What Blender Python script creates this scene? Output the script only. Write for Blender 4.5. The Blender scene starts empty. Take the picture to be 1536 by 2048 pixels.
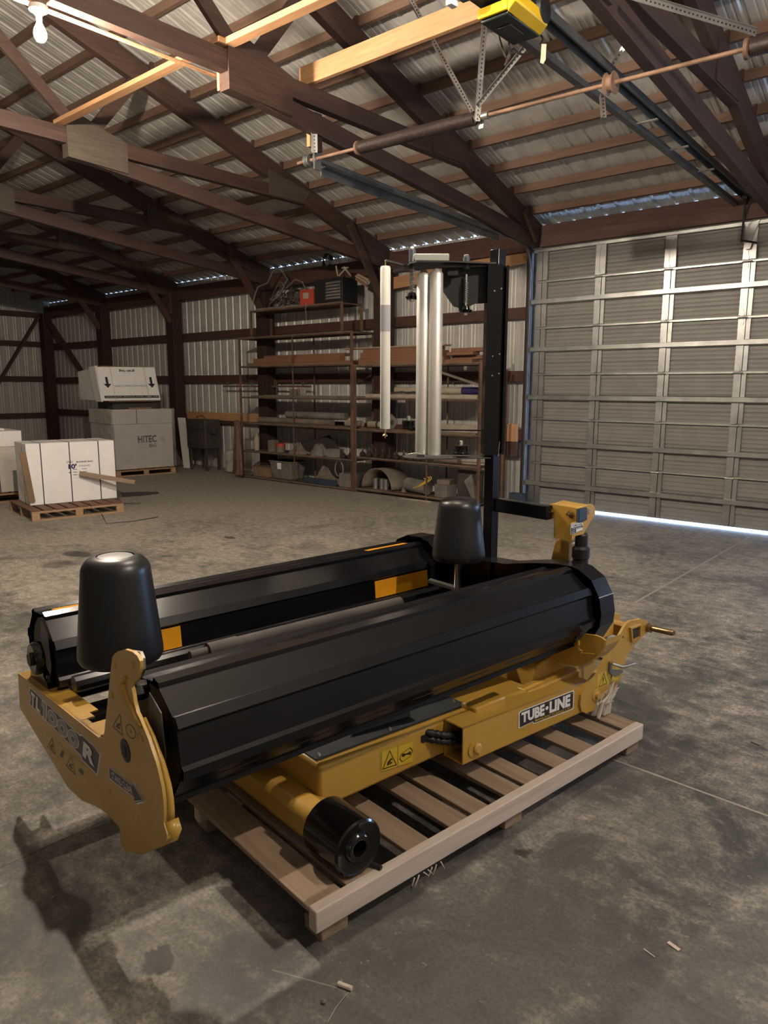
import bpy, math, random
from mathutils import Vector, Matrix
random.seed(7)
R = math.radians
# ------------------------------------------------------------------ camera model (image taken as 1536x2048)
CF, CP, CR, CYAW, CH = 1452.9, .17091, .00208, .7096, 1.6
_fw = Vector((-math.sin(CYAW)*math.cos(CP), math.cos(CYAW)*math.cos(CP), -math.sin(CP)))
_r = Vector((math.cos(CYAW), math.sin(CYAW), 0)); _u = _r.cross(_fw)
CRt = _r*math.cos(CR)+_u*math.sin(CR); CUp = -_r*math.sin(CR)+_u*math.cos(CR)
CO = Vector((0, 0, CH))
# measuring helpers: where the sight line of a photo point meets a real plane of the building or of the machine
def ray(x, y): return CRt*((x-768)/CF)-CUp*((y-1024)/CF)+_fw
def hit(x, y, n, d):
    r = ray(x, y); return CO+r*((d-n.dot(CO))/n.dot(r))
EX, EY, EZ = Vector((1,0,0)), Vector((0,1,0)), Vector((0,0,1))
def onX(x, y, X): return hit(x, y, EX, X)
def onY(x, y, Y): return hit(x, y, EY, Y)
def onZ(x, y, z=0.): return hit(x, y, EZ, z)
YM = .1421                                    # heading of the wrapper and its pallet
UU = Vector((math.sin(YM), math.cos(YM), 0)); VV = Vector((math.cos(YM), -math.sin(YM), 0))
def P(v, u, z): return VV*v+UU*u+EZ*z
def mU(x, y, u): p = hit(x, y, UU, u); return (p.dot(VV), p.dot(UU), p.z)
def mV(x, y, v): p = hit(x, y, VV, v); return (p.dot(VV), p.dot(UU), p.z)
def mZ(x, y, z): p = onZ(x, y, z); return (p.dot(VV), p.dot(UU), p.z)
RW = Vector((math.cos(CYAW), math.sin(CYAW), 0)); FWH = Vector((-math.sin(CYAW), math.cos(CYAW), 0))
col = bpy.context.scene.collection
# ------------------------------------------------------------------ node helpers
def mat(name): 
    m = bpy.data.materials.new(name); m.use_nodes = True
    return m, m.node_tree, m.node_tree.nodes['Principled BSDF']
def N(t, typ, **k):
    n = t.nodes.new(typ)
    for a, b in k.items():
        if a.startswith('i_'): n.inputs[a[2:].replace('_', ' ')].default_value = b
        else: setattr(n, a, b)
    return n
def ramp(t, fac, stops):
    n = t.nodes.new('ShaderNodeValToRGB'); t.links.new(fac, n.inputs[0]); e = n.color_ramp.elements
    while len(e) < len(stops): e.new(.5)
    for s, (p, c) in zip(e, stops): s.position = p; s.color = (*c, 1) if len(c) == 3 else c
    return n.outputs[0]
def noise(t, scale, detail=5, rough=.55, sc=(1,1,1), dist=0, coord='Object'):
    tc = N(t, 'ShaderNodeTexCoord'); mp = N(t, 'ShaderNodeMapping'); mp.inputs['Scale'].default_value = sc
    t.links.new(tc.outputs[coord], mp.inputs[0]); n = N(t, 'ShaderNodeTexNoise')
    n.inputs['Scale'].default_value = scale; n.inputs['Detail'].default_value = detail
    n.inputs['Roughness'].default_value = rough; n.inputs['Distortion'].default_value = dist
    t.links.new(mp.outputs[0], n.inputs['Vector']); return n.outputs['Fac']
def mix(t, fac, a, b, typ='MIX'):
    n = N(t, 'ShaderNodeMix', data_type='RGBA', blend_type=typ)
    for k, v in ((0, fac), (6, a), (7, b)):
        if hasattr(v, 'is_linked') or hasattr(v, 'links'): t.links.new(v, n.inputs[k])
        elif k == 0: n.inputs[0].default_value = v
        else: n.inputs[k].default_value = (*v, 1)
    return n.outputs[2]
def bump(t, bs, h, strength=.3, dist=.01):
    b = N(t, 'ShaderNodeBump'); b.inputs['Strength'].default_value = strength; b.inputs['Distance'].default_value = dist
    t.links.new(h, b.inputs['Height']); t.links.new(b.outputs[0], bs.inputs['Normal'])
def plain(name, c, rough=.5, metal=0., var=.12, bs_=0, bsc=300, spec=None, coat=0):
    m, t, b = mat(name)
    f = noise(t, 6, 4); c2 = tuple(x*(1-var*1.6) for x in c); c3 = tuple(min(1, x*(1+var)) for x in c)
    t.links.new(ramp(t, f, [(.3, c2), (.7, c3)]), b.inputs['Base Color'])
    b.inputs['Roughness'].default_value = rough; b.inputs['Metallic'].default_value = metal
    if spec is not None: b.inputs['Specular IOR Level'].default_value = spec
    if coat: b.inputs['Coat Weight'].default_value = coat; b.inputs['Coat Roughness'].default_value = .12
    if bs_: bump(t, b, noise(t, bsc, 2), bs_, .001)
    return m
def wood(name, c1, c2, axis=0, rough=.75, streak=None):
    m, t, b = mat(name); sc = [9, 9, 9]; sc[axis] = .8
    f = noise(t, 4, 6, .6, tuple(sc), .4); g = noise(t, 1.3, 3, .5)
    cc = ramp(t, f, [(.3, c1), (.68, c2)]); cc = mix(t, g, cc, tuple(x*.62 for x in c2), 'MIX')
    if streak:
        s = ramp(t, noise(t, 3, 3, .7, (14, 14, 3)), [(.70, (0,0,0)), (.78, (1,1,1))]); cc = mix(t, s, cc, streak)
    t.links.new(cc, b.inputs['Base Color']); b.inputs['Roughness'].default_value = rough
    bump(t, b, f, .35, .004); return m
M = {}
M['yellow'] = plain('mustard_paint', (.50,.29,.048), .36, 0, .05, .12, 260, coat=.15)
M['yellow_edge'] = plain('mustard_paint_edge', (.52,.32,.08), .4, 0, .05)
M['black'] = plain('black_enamel', (.006,.006,.0075), .2, 0, .2, .05, 260, spec=.38)
M['black_dull'] = plain('black_dull_steel', (.011,.011,.012), .5, 0, .2)
M['plastic'] = plain('black_moulded_plastic', (.011,.011,.012), .36, 0, .1, .03, 120)
M['gloss_black'] = plain('wet_look_black_paint', (.008,.007,.007), .13, 0, .1, .5, 60)
M['grey_plate'] = plain('slate_grey_plate', (.055,.062,.07), .42, 0, .15)
M['galv'] = plain('galvanised_steel', (.42,.42,.40), .36, .9, .15)
M['chrome'] = plain('bright_zinc', (.75,.74,.7), .2, 1, .05)
M['brass'] = plain('zinc_yellow_plating', (.55,.42,.2), .3, .95, .1)
M['bronze'] = plain('bronze_coloured_pin', (.30,.21,.11), .3, .9, .15)
M['alu'] = plain('brushed_aluminium_roll', (.86,.83,.77), .38, .7, .06, .1, 180)
M['white'] = plain('white_plastic', (.78,.76,.70), .42, 0, .03)
M['grey_band'] = plain('grey_film_band', (.42,.42,.43), .4, 0, .03)
M['grey_block'] = plain('grey_plastic_block', (.33,.35,.32), .5, 0, .05)
M['sheet'] = plain('galvalume_roof_sheet', (.52,.50,.46), .42, .3, .10)
M['wsheet'] = plain('white_wall_sheet', (.50,.48,.44), .42, .15, .08)
M['door'] = plain('painted_door_panel', (.235,.225,.205), .5, .1, .06)
M['rust'] = plain('rusty_brown_angle_steel', (.15,.085,.055), .65, .2, .3)
M['pipe'] = plain('rusted_torsion_pipe', (.24,.14,.09), .6, .2, .25)
M['track'] = plain('grey_door_track', (.12,.122,.118), .45, .35, .2)
M['spring'] = plain('oiled_torsion_spring', (.035,.022,.018), .5, .3, .2)
M['truss'] = wood('dark_stained_truss_wood', (.026,.014,.010), (.095,.050,.036), 1, .62, (.34,.27,.21))
M['gusset'] = wood('grey_brown_gusset_board', (.05,.035,.026), (.11,.085,.06), 1, .7, (.25,.22,.17))
M['purlin'] = wood('reddish_brown_purlin_wood', (.085,.045,.028), (.20,.115,.075), 0, .75)
M['post'] = wood('dark_red_brown_post_wood', (.018,.008,.006), (.05,.021,.015), 2, .7)
M['girt'] = wood('red_brown_girt_wood', (.045,.02,.013), (.11,.05,.034), 0, .72)
M['fresh'] = wood('fresh_orange_lumber', (.40,.20,.09), (.66,.36,.17), 0, .7)
M['freshz'] = wood('fresh_orange_lumber_upright', (.40,.20,.09), (.66,.36,.17), 2, .7)
M['lumber'] = wood('stacked_red_lumber', (.16,.07,.038), (.30,.14,.075), 0, .75)
M['lumber_pale'] = wood('stacked_pale_lumber', (.30,.20,.13), (.42,.30,.2), 0, .75)
M['slat'] = wood('weathered_pallet_slat', (.19,.125,.075), (.42,.30,.195), 0, .8)
M['stringer'] = wood('pale_sawn_stringer', (.52,.43,.34), (.80,.68,.57), 1, .8)
M['cartpal'] = wood('new_pallet_wood', (.33,.19,.10), (.55,.35,.2), 1, .8)
M['cartslat'] = wood('red_brown_pallet_deck', (.13,.06,.035), (.24,.12,.07), 0, .8)
M['carton'] = plain('white_carton_board', (.84,.81,.77), .7, 0, .03)
M['carton_old'] = plain('cream_carton_board', (.58,.54,.48), .7, 0, .05)
M['kraft'] = plain('brown_cardboard', (.22,.14,.08), .8, 0, .12)
M['strap'] = plain('black_strapping', (.014,.010,.014), .4)
M['strap_w'] = plain('clear_strapping', (.45,.43,.40), .35)
M['ink'] = plain('black_ink', (.012,.01,.016), .5)
M['ink_b'] = plain('navy_ink', (.03,.02,.10), .5)
M['dwhite'] = plain('decal_white', (.78,.76,.72), .4, 0, .02)
M['dgrey'] = plain('decal_silver_grey', (.28,.27,.27), .4, 0, .03)
M['dyel'] = plain('decal_bright_yellow', (.62,.42,.03), .4, 0, .03)
M['dblk'] = plain('decal_black', (.02,.017,.016), .4)
M['orange'] = plain('amber_reflective_tape', (.80,.34,.012), .35, 0, .08)
M['greytape'] = plain('scuffed_white_bearing_cover', (.14,.13,.12), .6)
M['dust'] = plain('dust_covered_brown', (.17,.135,.10), .85, 0, .2)
M['dustgrey'] = plain('dust_covered_grey', (.17,.155,.135), .85, 0, .2)
M['dustdark'] = plain('dusty_dark_steel', (.05,.042,.036), .7, 0, .25)
M['dustpale'] = plain('dusty_pale_tube', (.36,.31,.23), .75, 0, .15)
M['red'] = plain('faded_red_paint', (.42,.055,.03), .55, 0, .1)
M['blue'] = plain('dusty_navy_paint', (.03,.045,.07), .6, 0, .15)
M['yelcord'] = plain('yellow_cord_rubber', (.62,.40,.05), .5)
M['cable'] = plain('brown_black_cable', (.03,.022,.018), .45)
M['cable_tan'] = plain('tan_cable', (.30,.22,.14), .5)
M['opener_y'] = plain('opener_yellow_cover', (.74,.47,.015), .4, 0, .03)
M['opener_g'] = plain('opener_dark_green_base', (.010,.018,.016), .4)
M['hood'] = plain('opener_grey_motor', (.10,.12,.14), .4, .5, .1)
M['porcelain'] = plain('white_porcelain', (.8,.78,.72), .3)
M['rope'] = plain('frayed_white_webbing', (.62,.58,.52), .9, 0, .15, .5, 90)
M['foil'] = plain('crinkled_white_sack', (.42,.38,.33), .5, 0, .3, .8, 40)
M['jar'] = plain('dusty_dark_glass', (.05,.035,.028), .12, 0, .2)
M['cork'] = plain('copper_bare_metal', (.5,.3,.2), .5, .6, .2)
# clear wrap
m, t, b = mat('clear_stretch_wrap'); b.inputs['Base Color'].default_value = (.55,.53,.5,1); b.inputs['Roughness'].default_value = .16
b.inputs['Alpha'].default_value = .30; bump(t, b, noise(t, 5, 5, .65, (1,1,.35), 1.6), 1.0, .08); M['wrap'] = m
m, t, b = mat('lit_bulb_glass'); b.inputs['Emission Color'].default_value = (1, .86, .70, 1); b.inputs['Emission Strength'].default_value = 2300
b.inputs['Base Color'].default_value = (1,1,1,1); M['bulb'] = m
m = m.copy(); m.name = 'weakly_lit_bulb_glass'; m.node_tree.nodes['Principled BSDF'].inputs['Emission Strength'].default_value = 130; M['bulb_far'] = m
m = m.copy(); m.name = 'fairly_lit_bulb_glass'; m.node_tree.nodes['Principled BSDF'].inputs['Emission Strength'].default_value = 1350; M['bulb_e'] = m
m = m.copy(); m.name = 'medium_lit_bulb_glass'; m.node_tree.nodes['Principled BSDF'].inputs['Emission Strength'].default_value = 900; M['bulb_mid'] = m
# concrete floor: dark slab, tan dust, scuffs, joints and oil marks
m, t, b = mat('dusty_concrete')
tc = N(t, 'ShaderNodeTexCoord'); sx = N(t, 'ShaderNodeSeparateXYZ'); t.links.new(tc.outputs['Object'], sx.inputs[0])
def mth(op, a, b_=None, c_=None, clamp=False):
    n = N(t, 'ShaderNodeMath', operation=op); n.use_clamp = clamp
    for i, v in enumerate((a, b_, c_)):
        if v is None: continue
        if isinstance(v, (int, float)): n.inputs[i].default_value = v
        else: t.links.new(v, n.inputs[i])
    return n.outputs[0]
big = noise(t, .55, 4, .6, (1,1,1), .6); mid = noise(t, 2.6, 6, .68, (1,1,1), .9); fine = noise(t, 14, 6, .7); mic = noise(t, 70, 4, .7)
drag = noise(t, 3.2, 6, .7, (1.0, 4.5, 1), .6)
base = ramp(t, mid, [(.32, (.050,.051,.045)), (.7, (.145,.138,.118))])
far = mth('ADD', mth('MULTIPLY', sx.outputs[0], -.085), mth('MULTIPLY', sx.outputs[1], .075))
dm = mth('ADD', mth('MULTIPLY', big, 1.0), mth('MULTIPLY', drag, .45)); dm = mth('ADD', dm, mth('MULTIPLY', far, .50)); dm = mth('ADD', dm, mth('ADD', mth('MULTIPLY', fine, .6), mth('MULTIPLY', mid, .7)))
dmn = mth('MULTIPLY', mth('SUBTRACT', dm, 1.46), 2.4, clamp=True)
dust = ramp(t, fine, [(.3, (.25,.215,.17)), (.72, (.47,.42,.35))])
cc = mix(t, dmn, base, dust)
scr = ramp(t, noise(t, 5, 8, .75, (1, 7, 1), 1.5), [(.60, (0,0,0)), (.70, (1,1,1))]); cc = mix(t, mth('MULTIPLY', scr, .14), cc, (.30,.27,.23))
cc = mix(t, mth('MULTIPLY', ramp(t, mic, [(.38, (1,1,1)), (.56, (0,0,0))]), .5), cc, (.04,.037,.032))
crumb = ramp(t, noise(t, 22, 3, .8), [(.66, (0,0,0)), (.70, (1,1,1))]); cc = mix(t, mth('MULTIPLY', crumb, .5), cc, (.33,.27,.20))
def line(p, q, w, colr, k):
    global cc
    d = (q-p); L = d.length; n = Vector((-d.y, d.x))/L
    dd = mth('ABSOLUTE', mth('ADD', mth('MULTIPLY', sx.outputs[0], n.x), mth('ADD', mth('MULTIPLY', sx.outputs[1], n.y), -(n.x*p.x+n.y*p.y))))
    wob = mth('ADD', dd, mth('MULTIPLY', mth('SUBTRACT', fine, .5), w*1.4))
    al = mth('ADD', mth('MULTIPLY', sx.outputs[0], d.x/L), mth('ADD', mth('MULTIPLY', sx.outputs[1], d.y/L), -(d.x*p.x+d.y*p.y)/L))
    mk = mth('MULTIPLY', mth('LESS_THAN', wob, w), mth('MULTIPLY', mth('GREATER_THAN', al, 0.), mth('LESS_THAN', al, L)))
    cc = mix(t, mth('MULTIPLY', mk, k), cc, colr)
line(onZ(1225,1518).xy, onZ(1600,1655).xy, .006, (.36,.31,.25), .8)
line(onZ(1270,1205).xy, onZ(1500,1073).xy, .010, (.32,.28,.23), .8)
line(onZ(0,1736).xy, onZ(212,1640).xy, .0025, (.03,.028,.025), .9)
line(onZ(545,1940).xy, onZ(698,1982).xy, .0022, (.22,.20,.16), .8)
def stain(x, y, r, k, st=1.):
    global cc, wet
    p = onZ(x, y); dx = mth('SUBTRACT', sx.outputs[0], p.x); dy = mth('MULTIPLY', mth('SUBTRACT', sx.outputs[1], p.y), st)
    d = mth('SQRT', mth('ADD', mth('MULTIPLY', dx, dx), mth('MULTIPLY', dy, dy)))
    d = mth('ADD', d, mth('MULTIPLY', mth('SUBTRACT', noise(t, .55/r, 4, .6, (1,1,1), .8), .5), r*2.4))
    mk = mth('MULTIPLY', mth('SUBTRACT', r, d), 14/r*.25, clamp=True); cc = mix(t, mth('MULTIPLY', mk, k), cc, (.018,.015,.012)); wet = mth('MAXIMUM', wet, mk)
wet = mth('MULTIPLY', big, 0.)
for a in ((318,1922,.055,.85),(452,1958,.085,.8),(1048,1705,.035,.8),(985,1665,.045,.8),(160,1108,.2,.75,2.),(460,1075,.10,.7,2.),(905,1495,.1,.3),(280,987,.25,.6,2.),(120,1130,.2,.5)): stain(*a)
t.links.new(cc, b.inputs['Base Color'])
rg = mth('SUBTRACT', mth('ADD', .55, mth('MULTIPLY', dmn, .3)), mth('MULTIPLY', wet, .1)); t.links.new(rg, b.inputs['Roughness'])
bump(t, b, mth('ADD', mth('MULTIPLY', fine, .6), mth('MULTIPLY', mic, .4)), .35, .006); M['floor'] = m
# ------------------------------------------------------------------ mesh builder
def tri(o):
    o['kind'] = 'structure'
class MB:
    def __init__(s): s.v = []; s.f = []; s.m = []
    def add(s, vs, fs, mi=0):
        k = len(s.v); s.v += [Vector(x) for x in vs]; s.f += [tuple(i+k for i in f) for f in fs]; s.m += [mi]*len(fs); return s
    def cell(s, c8, mi=0):   # c8: 4 bottom + 4 top
        return s.add(c8, [(0,3,2,1),(4,5,6,7),(0,1,5,4),(1,2,6,5),(2,3,7,6),(3,0,4,7)], mi)
    def box(s, a, b, mi=0, f=None):
        (x0,y0,z0),(x1,y1,z1) = a, b
        c = [(x0,y0,z0),(x1,y0,z0),(x1,y1,z0),(x0,y1,z0),(x0,y0,z1),(x1,y0,z1),(x1,y1,z1),(x0,y1,z1)]
        return s.cell([f(*q) for q in c] if f else c, mi)
    def bar(s, p, q, w, h, up=EZ, mi=0, off=(0,0)):
        p, q = Vector(p), Vector(q); d = (q-p).normalized(); sd = d.cross(up).normalized(); u = sd.cross(d)
        c = []
        for e in (p, q):
            for a, b_ in ((-1,-1),(1,-1),(1,1),(-1,1)): c.append(e+sd*(a*w/2+off[0])+u*(b_*h/2+off[1]))
        return s.add(c, [(0,1,2,3),(7,6,5,4),(0,4,5,1),(1,5,6,2),(2,6,7,3),(3,7,4,0)], mi)
    def prism(s, pts, ext, mi=0, mi_side=None):
        n = len(pts); pts = [Vector(p) for p in pts]; e = Vector(ext); k = len(s.v)
        s.add(pts+[p+e for p in pts], [tuple(range(n-1, -1, -1)), tuple(range(n, 2*n))], mi)
        s.f += [tuple(k+i for i in (a, (a+1) % n, (a+1) % n+n, a+n)) for a in range(n)]; s.m += [mi if mi_side is None else mi_side]*n; return s
    def tube(s, pts, r, n=10, mi=0, cap=True, closed=False):
        pts = [Vector(p) for p in pts]; k = len(s.v); L = len(pts); prev = None
        rr = r if isinstance(r, (list, tuple)) else [r]*L
        for i, p in enumerate(pts):
            if closed: d = pts[(i+1) % L]-pts[i-1]
            else: d = pts[min(i+1, L-1)]-pts[max(i-1, 0)]
            d.normalize(); a = prev if prev is not None else (EZ if abs(d.z) < .9 else EX)
            sd = d.cross(a); 
            if sd.length < 1e-5: sd = d.cross(EX)
            sd.normalize(); up = sd.cross(d).normalized(); prev = up
            s.v += [p+sd*(math.cos(2*math.pi*j/n)*rr[i])+up*(math.sin(2*math.pi*j/n)*rr[i]) for j in range(n)]
        for i in range(L if closed else L-1):
            b0, b1 = k+i*n, k+((i+1) % L)*n
            s.f += [(b0+j, b0+(j+1) % n, b1+(j+1) % n, b1+j) for j in range(n)]; s.m += [mi]*n
        if cap and not closed:
            s.f += [tuple(k+j for j in range(n-1, -1, -1)), tuple(k+(L-1)*n+j for j in range(n))]; s.m += [mi, mi]
        return s
    def lathe(s, prof, c, ax=EZ, n=32, mi=0, f=None):   # prof: (r, h)
        c = Vector(c); ax = Vector(ax).normalized(); a = ax.orthogonal().normalized(); b = ax.cross(a); k = len(s.v); L = len(prof)
        for r, h in prof: s.v += [c+ax*h+(a*math.cos(2*math.pi*j/n)+b*math.sin(2*math.pi*j/n))*r for j in range(n)]
        for i in range(L-1):
            s.f += [(k+i*n+j, k+i*n+(j+1) % n, k+(i+1)*n+(j+1) % n, k+(i+1)*n+j) for j in range(n)]; s.m += [mi]*n
        s.f += [tuple(k+j for j in range(n-1, -1, -1)), tuple(k+(L-1)*n+j for j in range(n))]; s.m += [mi, mi]
        return s
    def grid(s, fn, nu, nv, mi=0, thick=None):
        k = len(s.v); s.v += [Vector(fn(i/nu, j/nv)) for j in range(nv+1) for i in range(nu+1)]
        s.f += [(k+j*(nu+1)+i, k+j*(nu+1)+i+1, k+(j+1)*(nu+1)+i+1, k+(j+1)*(nu+1)+i) for j in range(nv) for i in range(nu)]; s.m += [mi]*(nu*nv); return s
    def build(s, name, mats, parent=None, smooth=True, bevel=0, label=None, solid=0, sub=0, sharp=32):
        if not isinstance(mats, (list, tuple)): mats = [mats]
        me = bpy.data.meshes.new(name); o = bpy.data.objects.new(name, me); col.objects.link(o)
        if parent is not None:
            o.parent = parent; r = parent
            while r.parent: r = r.parent
            inv = ORI.get(r.name, Matrix.Identity(4)).inverted()
        else:
            xs = [p.x for p in s.v]; ys = [p.y for p in s.v]; zs = [p.z for p in s.v]
            loc = Vector(((min(xs)+max(xs))/2, (min(ys)+max(ys))/2, min(zs))); o.location = loc
            ORI[o.name] = Matrix.Translation(loc); inv = ORI[o.name].inverted()
        me.from_pydata([inv @ p for p in s.v], [], s.f)
        for mm in mats: me.materials.append(M[mm] if isinstance(mm, str) else mm)
        me.polygons.foreach_set('material_index', s.m); me.validate(); me.update()
        import bmesh as _b
        bm = _b.new(); bm.from_mesh(me); _b.ops.recalc_face_normals(bm, faces=bm.faces); bm.to_mesh(me); bm.free()
        if smooth:
            me.polygons.foreach_set('use_smooth', [True]*len(me.polygons)); me.set_sharp_from_angle(angle=R(sharp))
        if solid: 
            q = o.modifiers.new('thickness', 'SOLIDIFY'); q.thickness = solid; q.offset = 0
        if sub:
            q = o.modifiers.new('smooth', 'SUBSURF'); q.levels = q.render_levels = sub
        if bevel:
            q = o.modifiers.new('bevel', 'BEVEL'); q.width = bevel; q.segments = 2; q.limit_method = 'ANGLE'; q.angle_limit = R(40)
        if label: o['label'] = label
        return o
ORI = {}
def thing(name, label, cat, loc, rotz=0, group=None):
    o = bpy.data.objects.new(name, None); col.objects.link(o); o.empty_display_size = .1
    o.location = loc; o.rotation_euler = (0, 0, rotz); ORI[o.name] = Matrix.Translation(Vector(loc)) @ Matrix.Rotation(rotz, 4, 'Z')
    return tag(o, label, cat, group)
def tag(o, label, cat, group=None, kind=None):
    o['label'] = label; o['category'] = cat
    if group: o['group'] = group
    if kind: o['kind'] = kind
    return o
def struct(o): o['kind'] = 'structure'; return o
_txt = {}
def text_geo(s, bold=0., shear=0.):
    key = (s, bold, shear)
    if key in _txt: return _txt[key]
    cu = bpy.data.curves.new('t', 'FONT'); cu.body = s; cu.offset = bold; cu.shear = shear; cu.resolution_u = 3
    o = bpy.data.objects.new('t', cu); col.objects.link(o); dg = bpy.context.evaluated_depsgraph_get(); dg.update()
    me = o.evaluated_get(dg).to_mesh(); vs = [v.co.copy() for v in me.vertices]; fs = [tuple(p.vertices) for p in me.polygons]
    o.evaluated_get(dg).to_mesh_clear(); bpy.data.objects.remove(o); bpy.data.curves.remove(cu)
    x0 = min(v.x for v in vs); x1 = max(v.x for v in vs); y0 = min(v.y for v in vs); y1 = max(v.y for v in vs)
    _txt[key] = ([((v.x-x0)/(x1-x0), (v.y-y0)/(y1-y0)) for v in vs], fs); return _txt[key]
class Decal:      # a flat sticker: s,t in 0..1 over a quad given by bottom-left, bottom-right, top-left
    def __init__(s, bl, br, tl, n, tr=None): s.bl, s.br, s.tl, s.n = Vector(bl), Vector(br), Vector(tl), Vector(n).normalized(); s.tr = Vector(tr) if tr is not None else s.br+s.tl-s.bl; s.mb = MB()
    def at(s, a, b, l): return (s.bl*(1-a)+s.br*a)*(1-b)+(s.tl*(1-a)+s.tr*a)*b+s.n*(.0008+.0006*l)
    def poly(s, pts, l=0, mi=0): s.mb.add([s.at(a, b, l) for a, b in pts], [tuple(range(len(pts)))], mi); return s
    def rect(s, a0, b0, a1, b1, l=0, mi=0): return s.poly([(a0,b0),(a1,b0),(a1,b1),(a0,b1)], l, mi)
    def text(s, string, a0, b0, a1, b1, l=1, mi=0, bold=.0, shear=0.):
        vs, fs = text_geo(string, bold, shear); s.mb.add([s.at(a0+(a1-a0)*x, b0+(b1-b0)*y, l) for x, y in vs], fs, mi); return s
    def ring(s, pts, w, l=1, mi=0):
        cx = sum(p[0] for p in pts)/len(pts); cy = sum(p[1] for p in pts)/len(pts); n = len(pts)
        inn = [(cx+(x-cx)*(1-w), cy+(y-cy)*(1-w)) for x, y in pts]
        for i in range(n): j = (i+1) % n; s.poly([pts[i], pts[j], inn[j], inn[i]], l, mi)
        return s
def ordn(i): return ['first','second','third','fourth','fifth','sixth','seventh','eighth','ninth','tenth','eleventh','twelfth','thirteenth','fourteenth','fifteenth','sixteenth','seventeenth','eighteenth'][i]
# ================================================================== THE BUILDING
XL, XR, YB, YF = -18.75, 3.4, 8.86, -7.4
DX0, DX1, DZ = -4.90, .22, 3.36                      # garage door opening
def zt(Y): return 3.74+.33*(8.33-Y) if Y > .6 else 3.74+.33*(8.33-.6)-.33*(.6-Y)    # top of the truss top chords
def rib_profile(x0, x1, pan=.212, rib=.016):
    pts = []; n = int((x1-x0)/pan)+1
    for i in range(n):
        a = x0+i*pan
        pts += [(a, 0), (a+.052, 0), (a+.064, .005), (a+.076, 0), (a+.108, 0), (a+.120, .005), (a+.132, 0), (a+.158, 0), (a+.172, rib), (a+.196, rib), (a+.21, 0)]
    return [p for p in pts if p[0] <= x1]
def ribbed(name, mats, prof, f0, f1, parent=None):
    b = MB(); n = len(prof); b.v = [Vector(f0(a, h)) for a, h in prof]+[Vector(f1(a, h)) for a, h in prof]
    b.f = [(i, i+1, n+i+1, n+i) for i in range(n-1)]; b.m = [0]*(n-1)
    return b.build(name, mats, parent, smooth=False)
g = MB(); g.add([(XL-.3,YF-.3,0),(XR+.3,YF-.3,0),(XR+.3,YB+.35,0),(XL-.3,YB+.35,0)], [(0,1,2,3)]); fl = g.build('floor', 'floor', smooth=False)
me = fl.data; off = Vector(fl.location)
for v in me.vertices: v.co += off
fl.location = (0,0,0); struct(fl)
EAVE = 3.7045
rp = rib_profile(XL-.1, XR+.1)
struct(ribbed('ceiling', 'sheet', rp, lambda a, h: (a, 9.12, zt(9.12)+.09+h), lambda a, h: (a, .6, zt(.6)+.09+h)))
struct(ribbed('ceiling', 'sheet', rp, lambda a, h: (a, .6, zt(.6)+.09+h), lambda a, h: (a, YF-.2, zt(YF-.2)+.09+h)))
struct(ribbed('wall_back', 'wsheet', rib_profile(XL, DX0-.02), lambda a, h: (a, YB+h, 0), lambda a, h: (a, YB+h, EAVE-.05)))
struct(ribbed('wall_back', 'wsheet', rib_profile(DX1+.02, .62), lambda a, h: (a, YB+h, 0), lambda a, h: (a, YB+h, EAVE-.05)))
struct(ribbed('wall_back', 'wsheet', rib_profile(2.42, XR), lambda a, h: (a, YB+h, 0), lambda a, h: (a, YB+h, EAVE-.05)))
struct(ribbed('wall_back', 'wsheet', rib_profile(.62, 2.42), lambda a, h: (a, YB+h, 0), lambda a, h: (a, YB+h, .95)))
struct(ribbed('wall_back', 'wsheet', rib_profile(.62, 2.42), lambda a, h: (a, YB+h, 2.35), lambda a, h: (a, YB+h, EAVE-.05)))
b = MB(); b.box((DX0-.1,YB-.02,3.40),(DX1+.1,YB+.02,EAVE-.05)); struct(b.build('wall_back', 'wsheet', smooth=False))
struct(ribbed('wall_left', 'wsheet', rib_profile(YF, YB+.03), lambda a, h: (XL-h, a, 0), lambda a, h: (XL-h, a, zt(a)+.096)))
struct(ribbed('wall_right', 'wsheet', rib_profile(YF, YB), lambda a, h: (XR+h, a, 0), lambda a, h: (XR+h, a, zt(a)+.085)))
struct(ribbed('wall_front', 'wsheet', rib_profile(XL, XR), lambda a, h: (a, YF-h, 0), lambda a, h: (a, YF-h, zt(YF)+.085)))
b = MB(); b.box((XL-.03,YB-.05,0),(XL+.03,YB+.03,3.6)); struct(b.build('trim_4', 'wsheet'))
# window right of the big door (beyond the frame): the cool daylight that glints on the black steel
w = thing('window_1', '', '', (1.52, YB, .95)); struct(w); del w['label']; del w['category']
b = MB()
for a, c in (((.62,YB-.05,.95),(.68,YB+.03,2.35)), ((2.36,YB-.05,.95),(2.42,YB+.03,2.35)), ((.62,YB-.05,.95),(2.42,YB+.03,1.01)), ((.62,YB-.05,2.29),(2.42,YB+.03,2.35)), ((1.49,YB-.04,.95),(1.55,YB+.02,2.35))): b.box(a, c)
b.build('window_frame', 'white', w)
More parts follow.
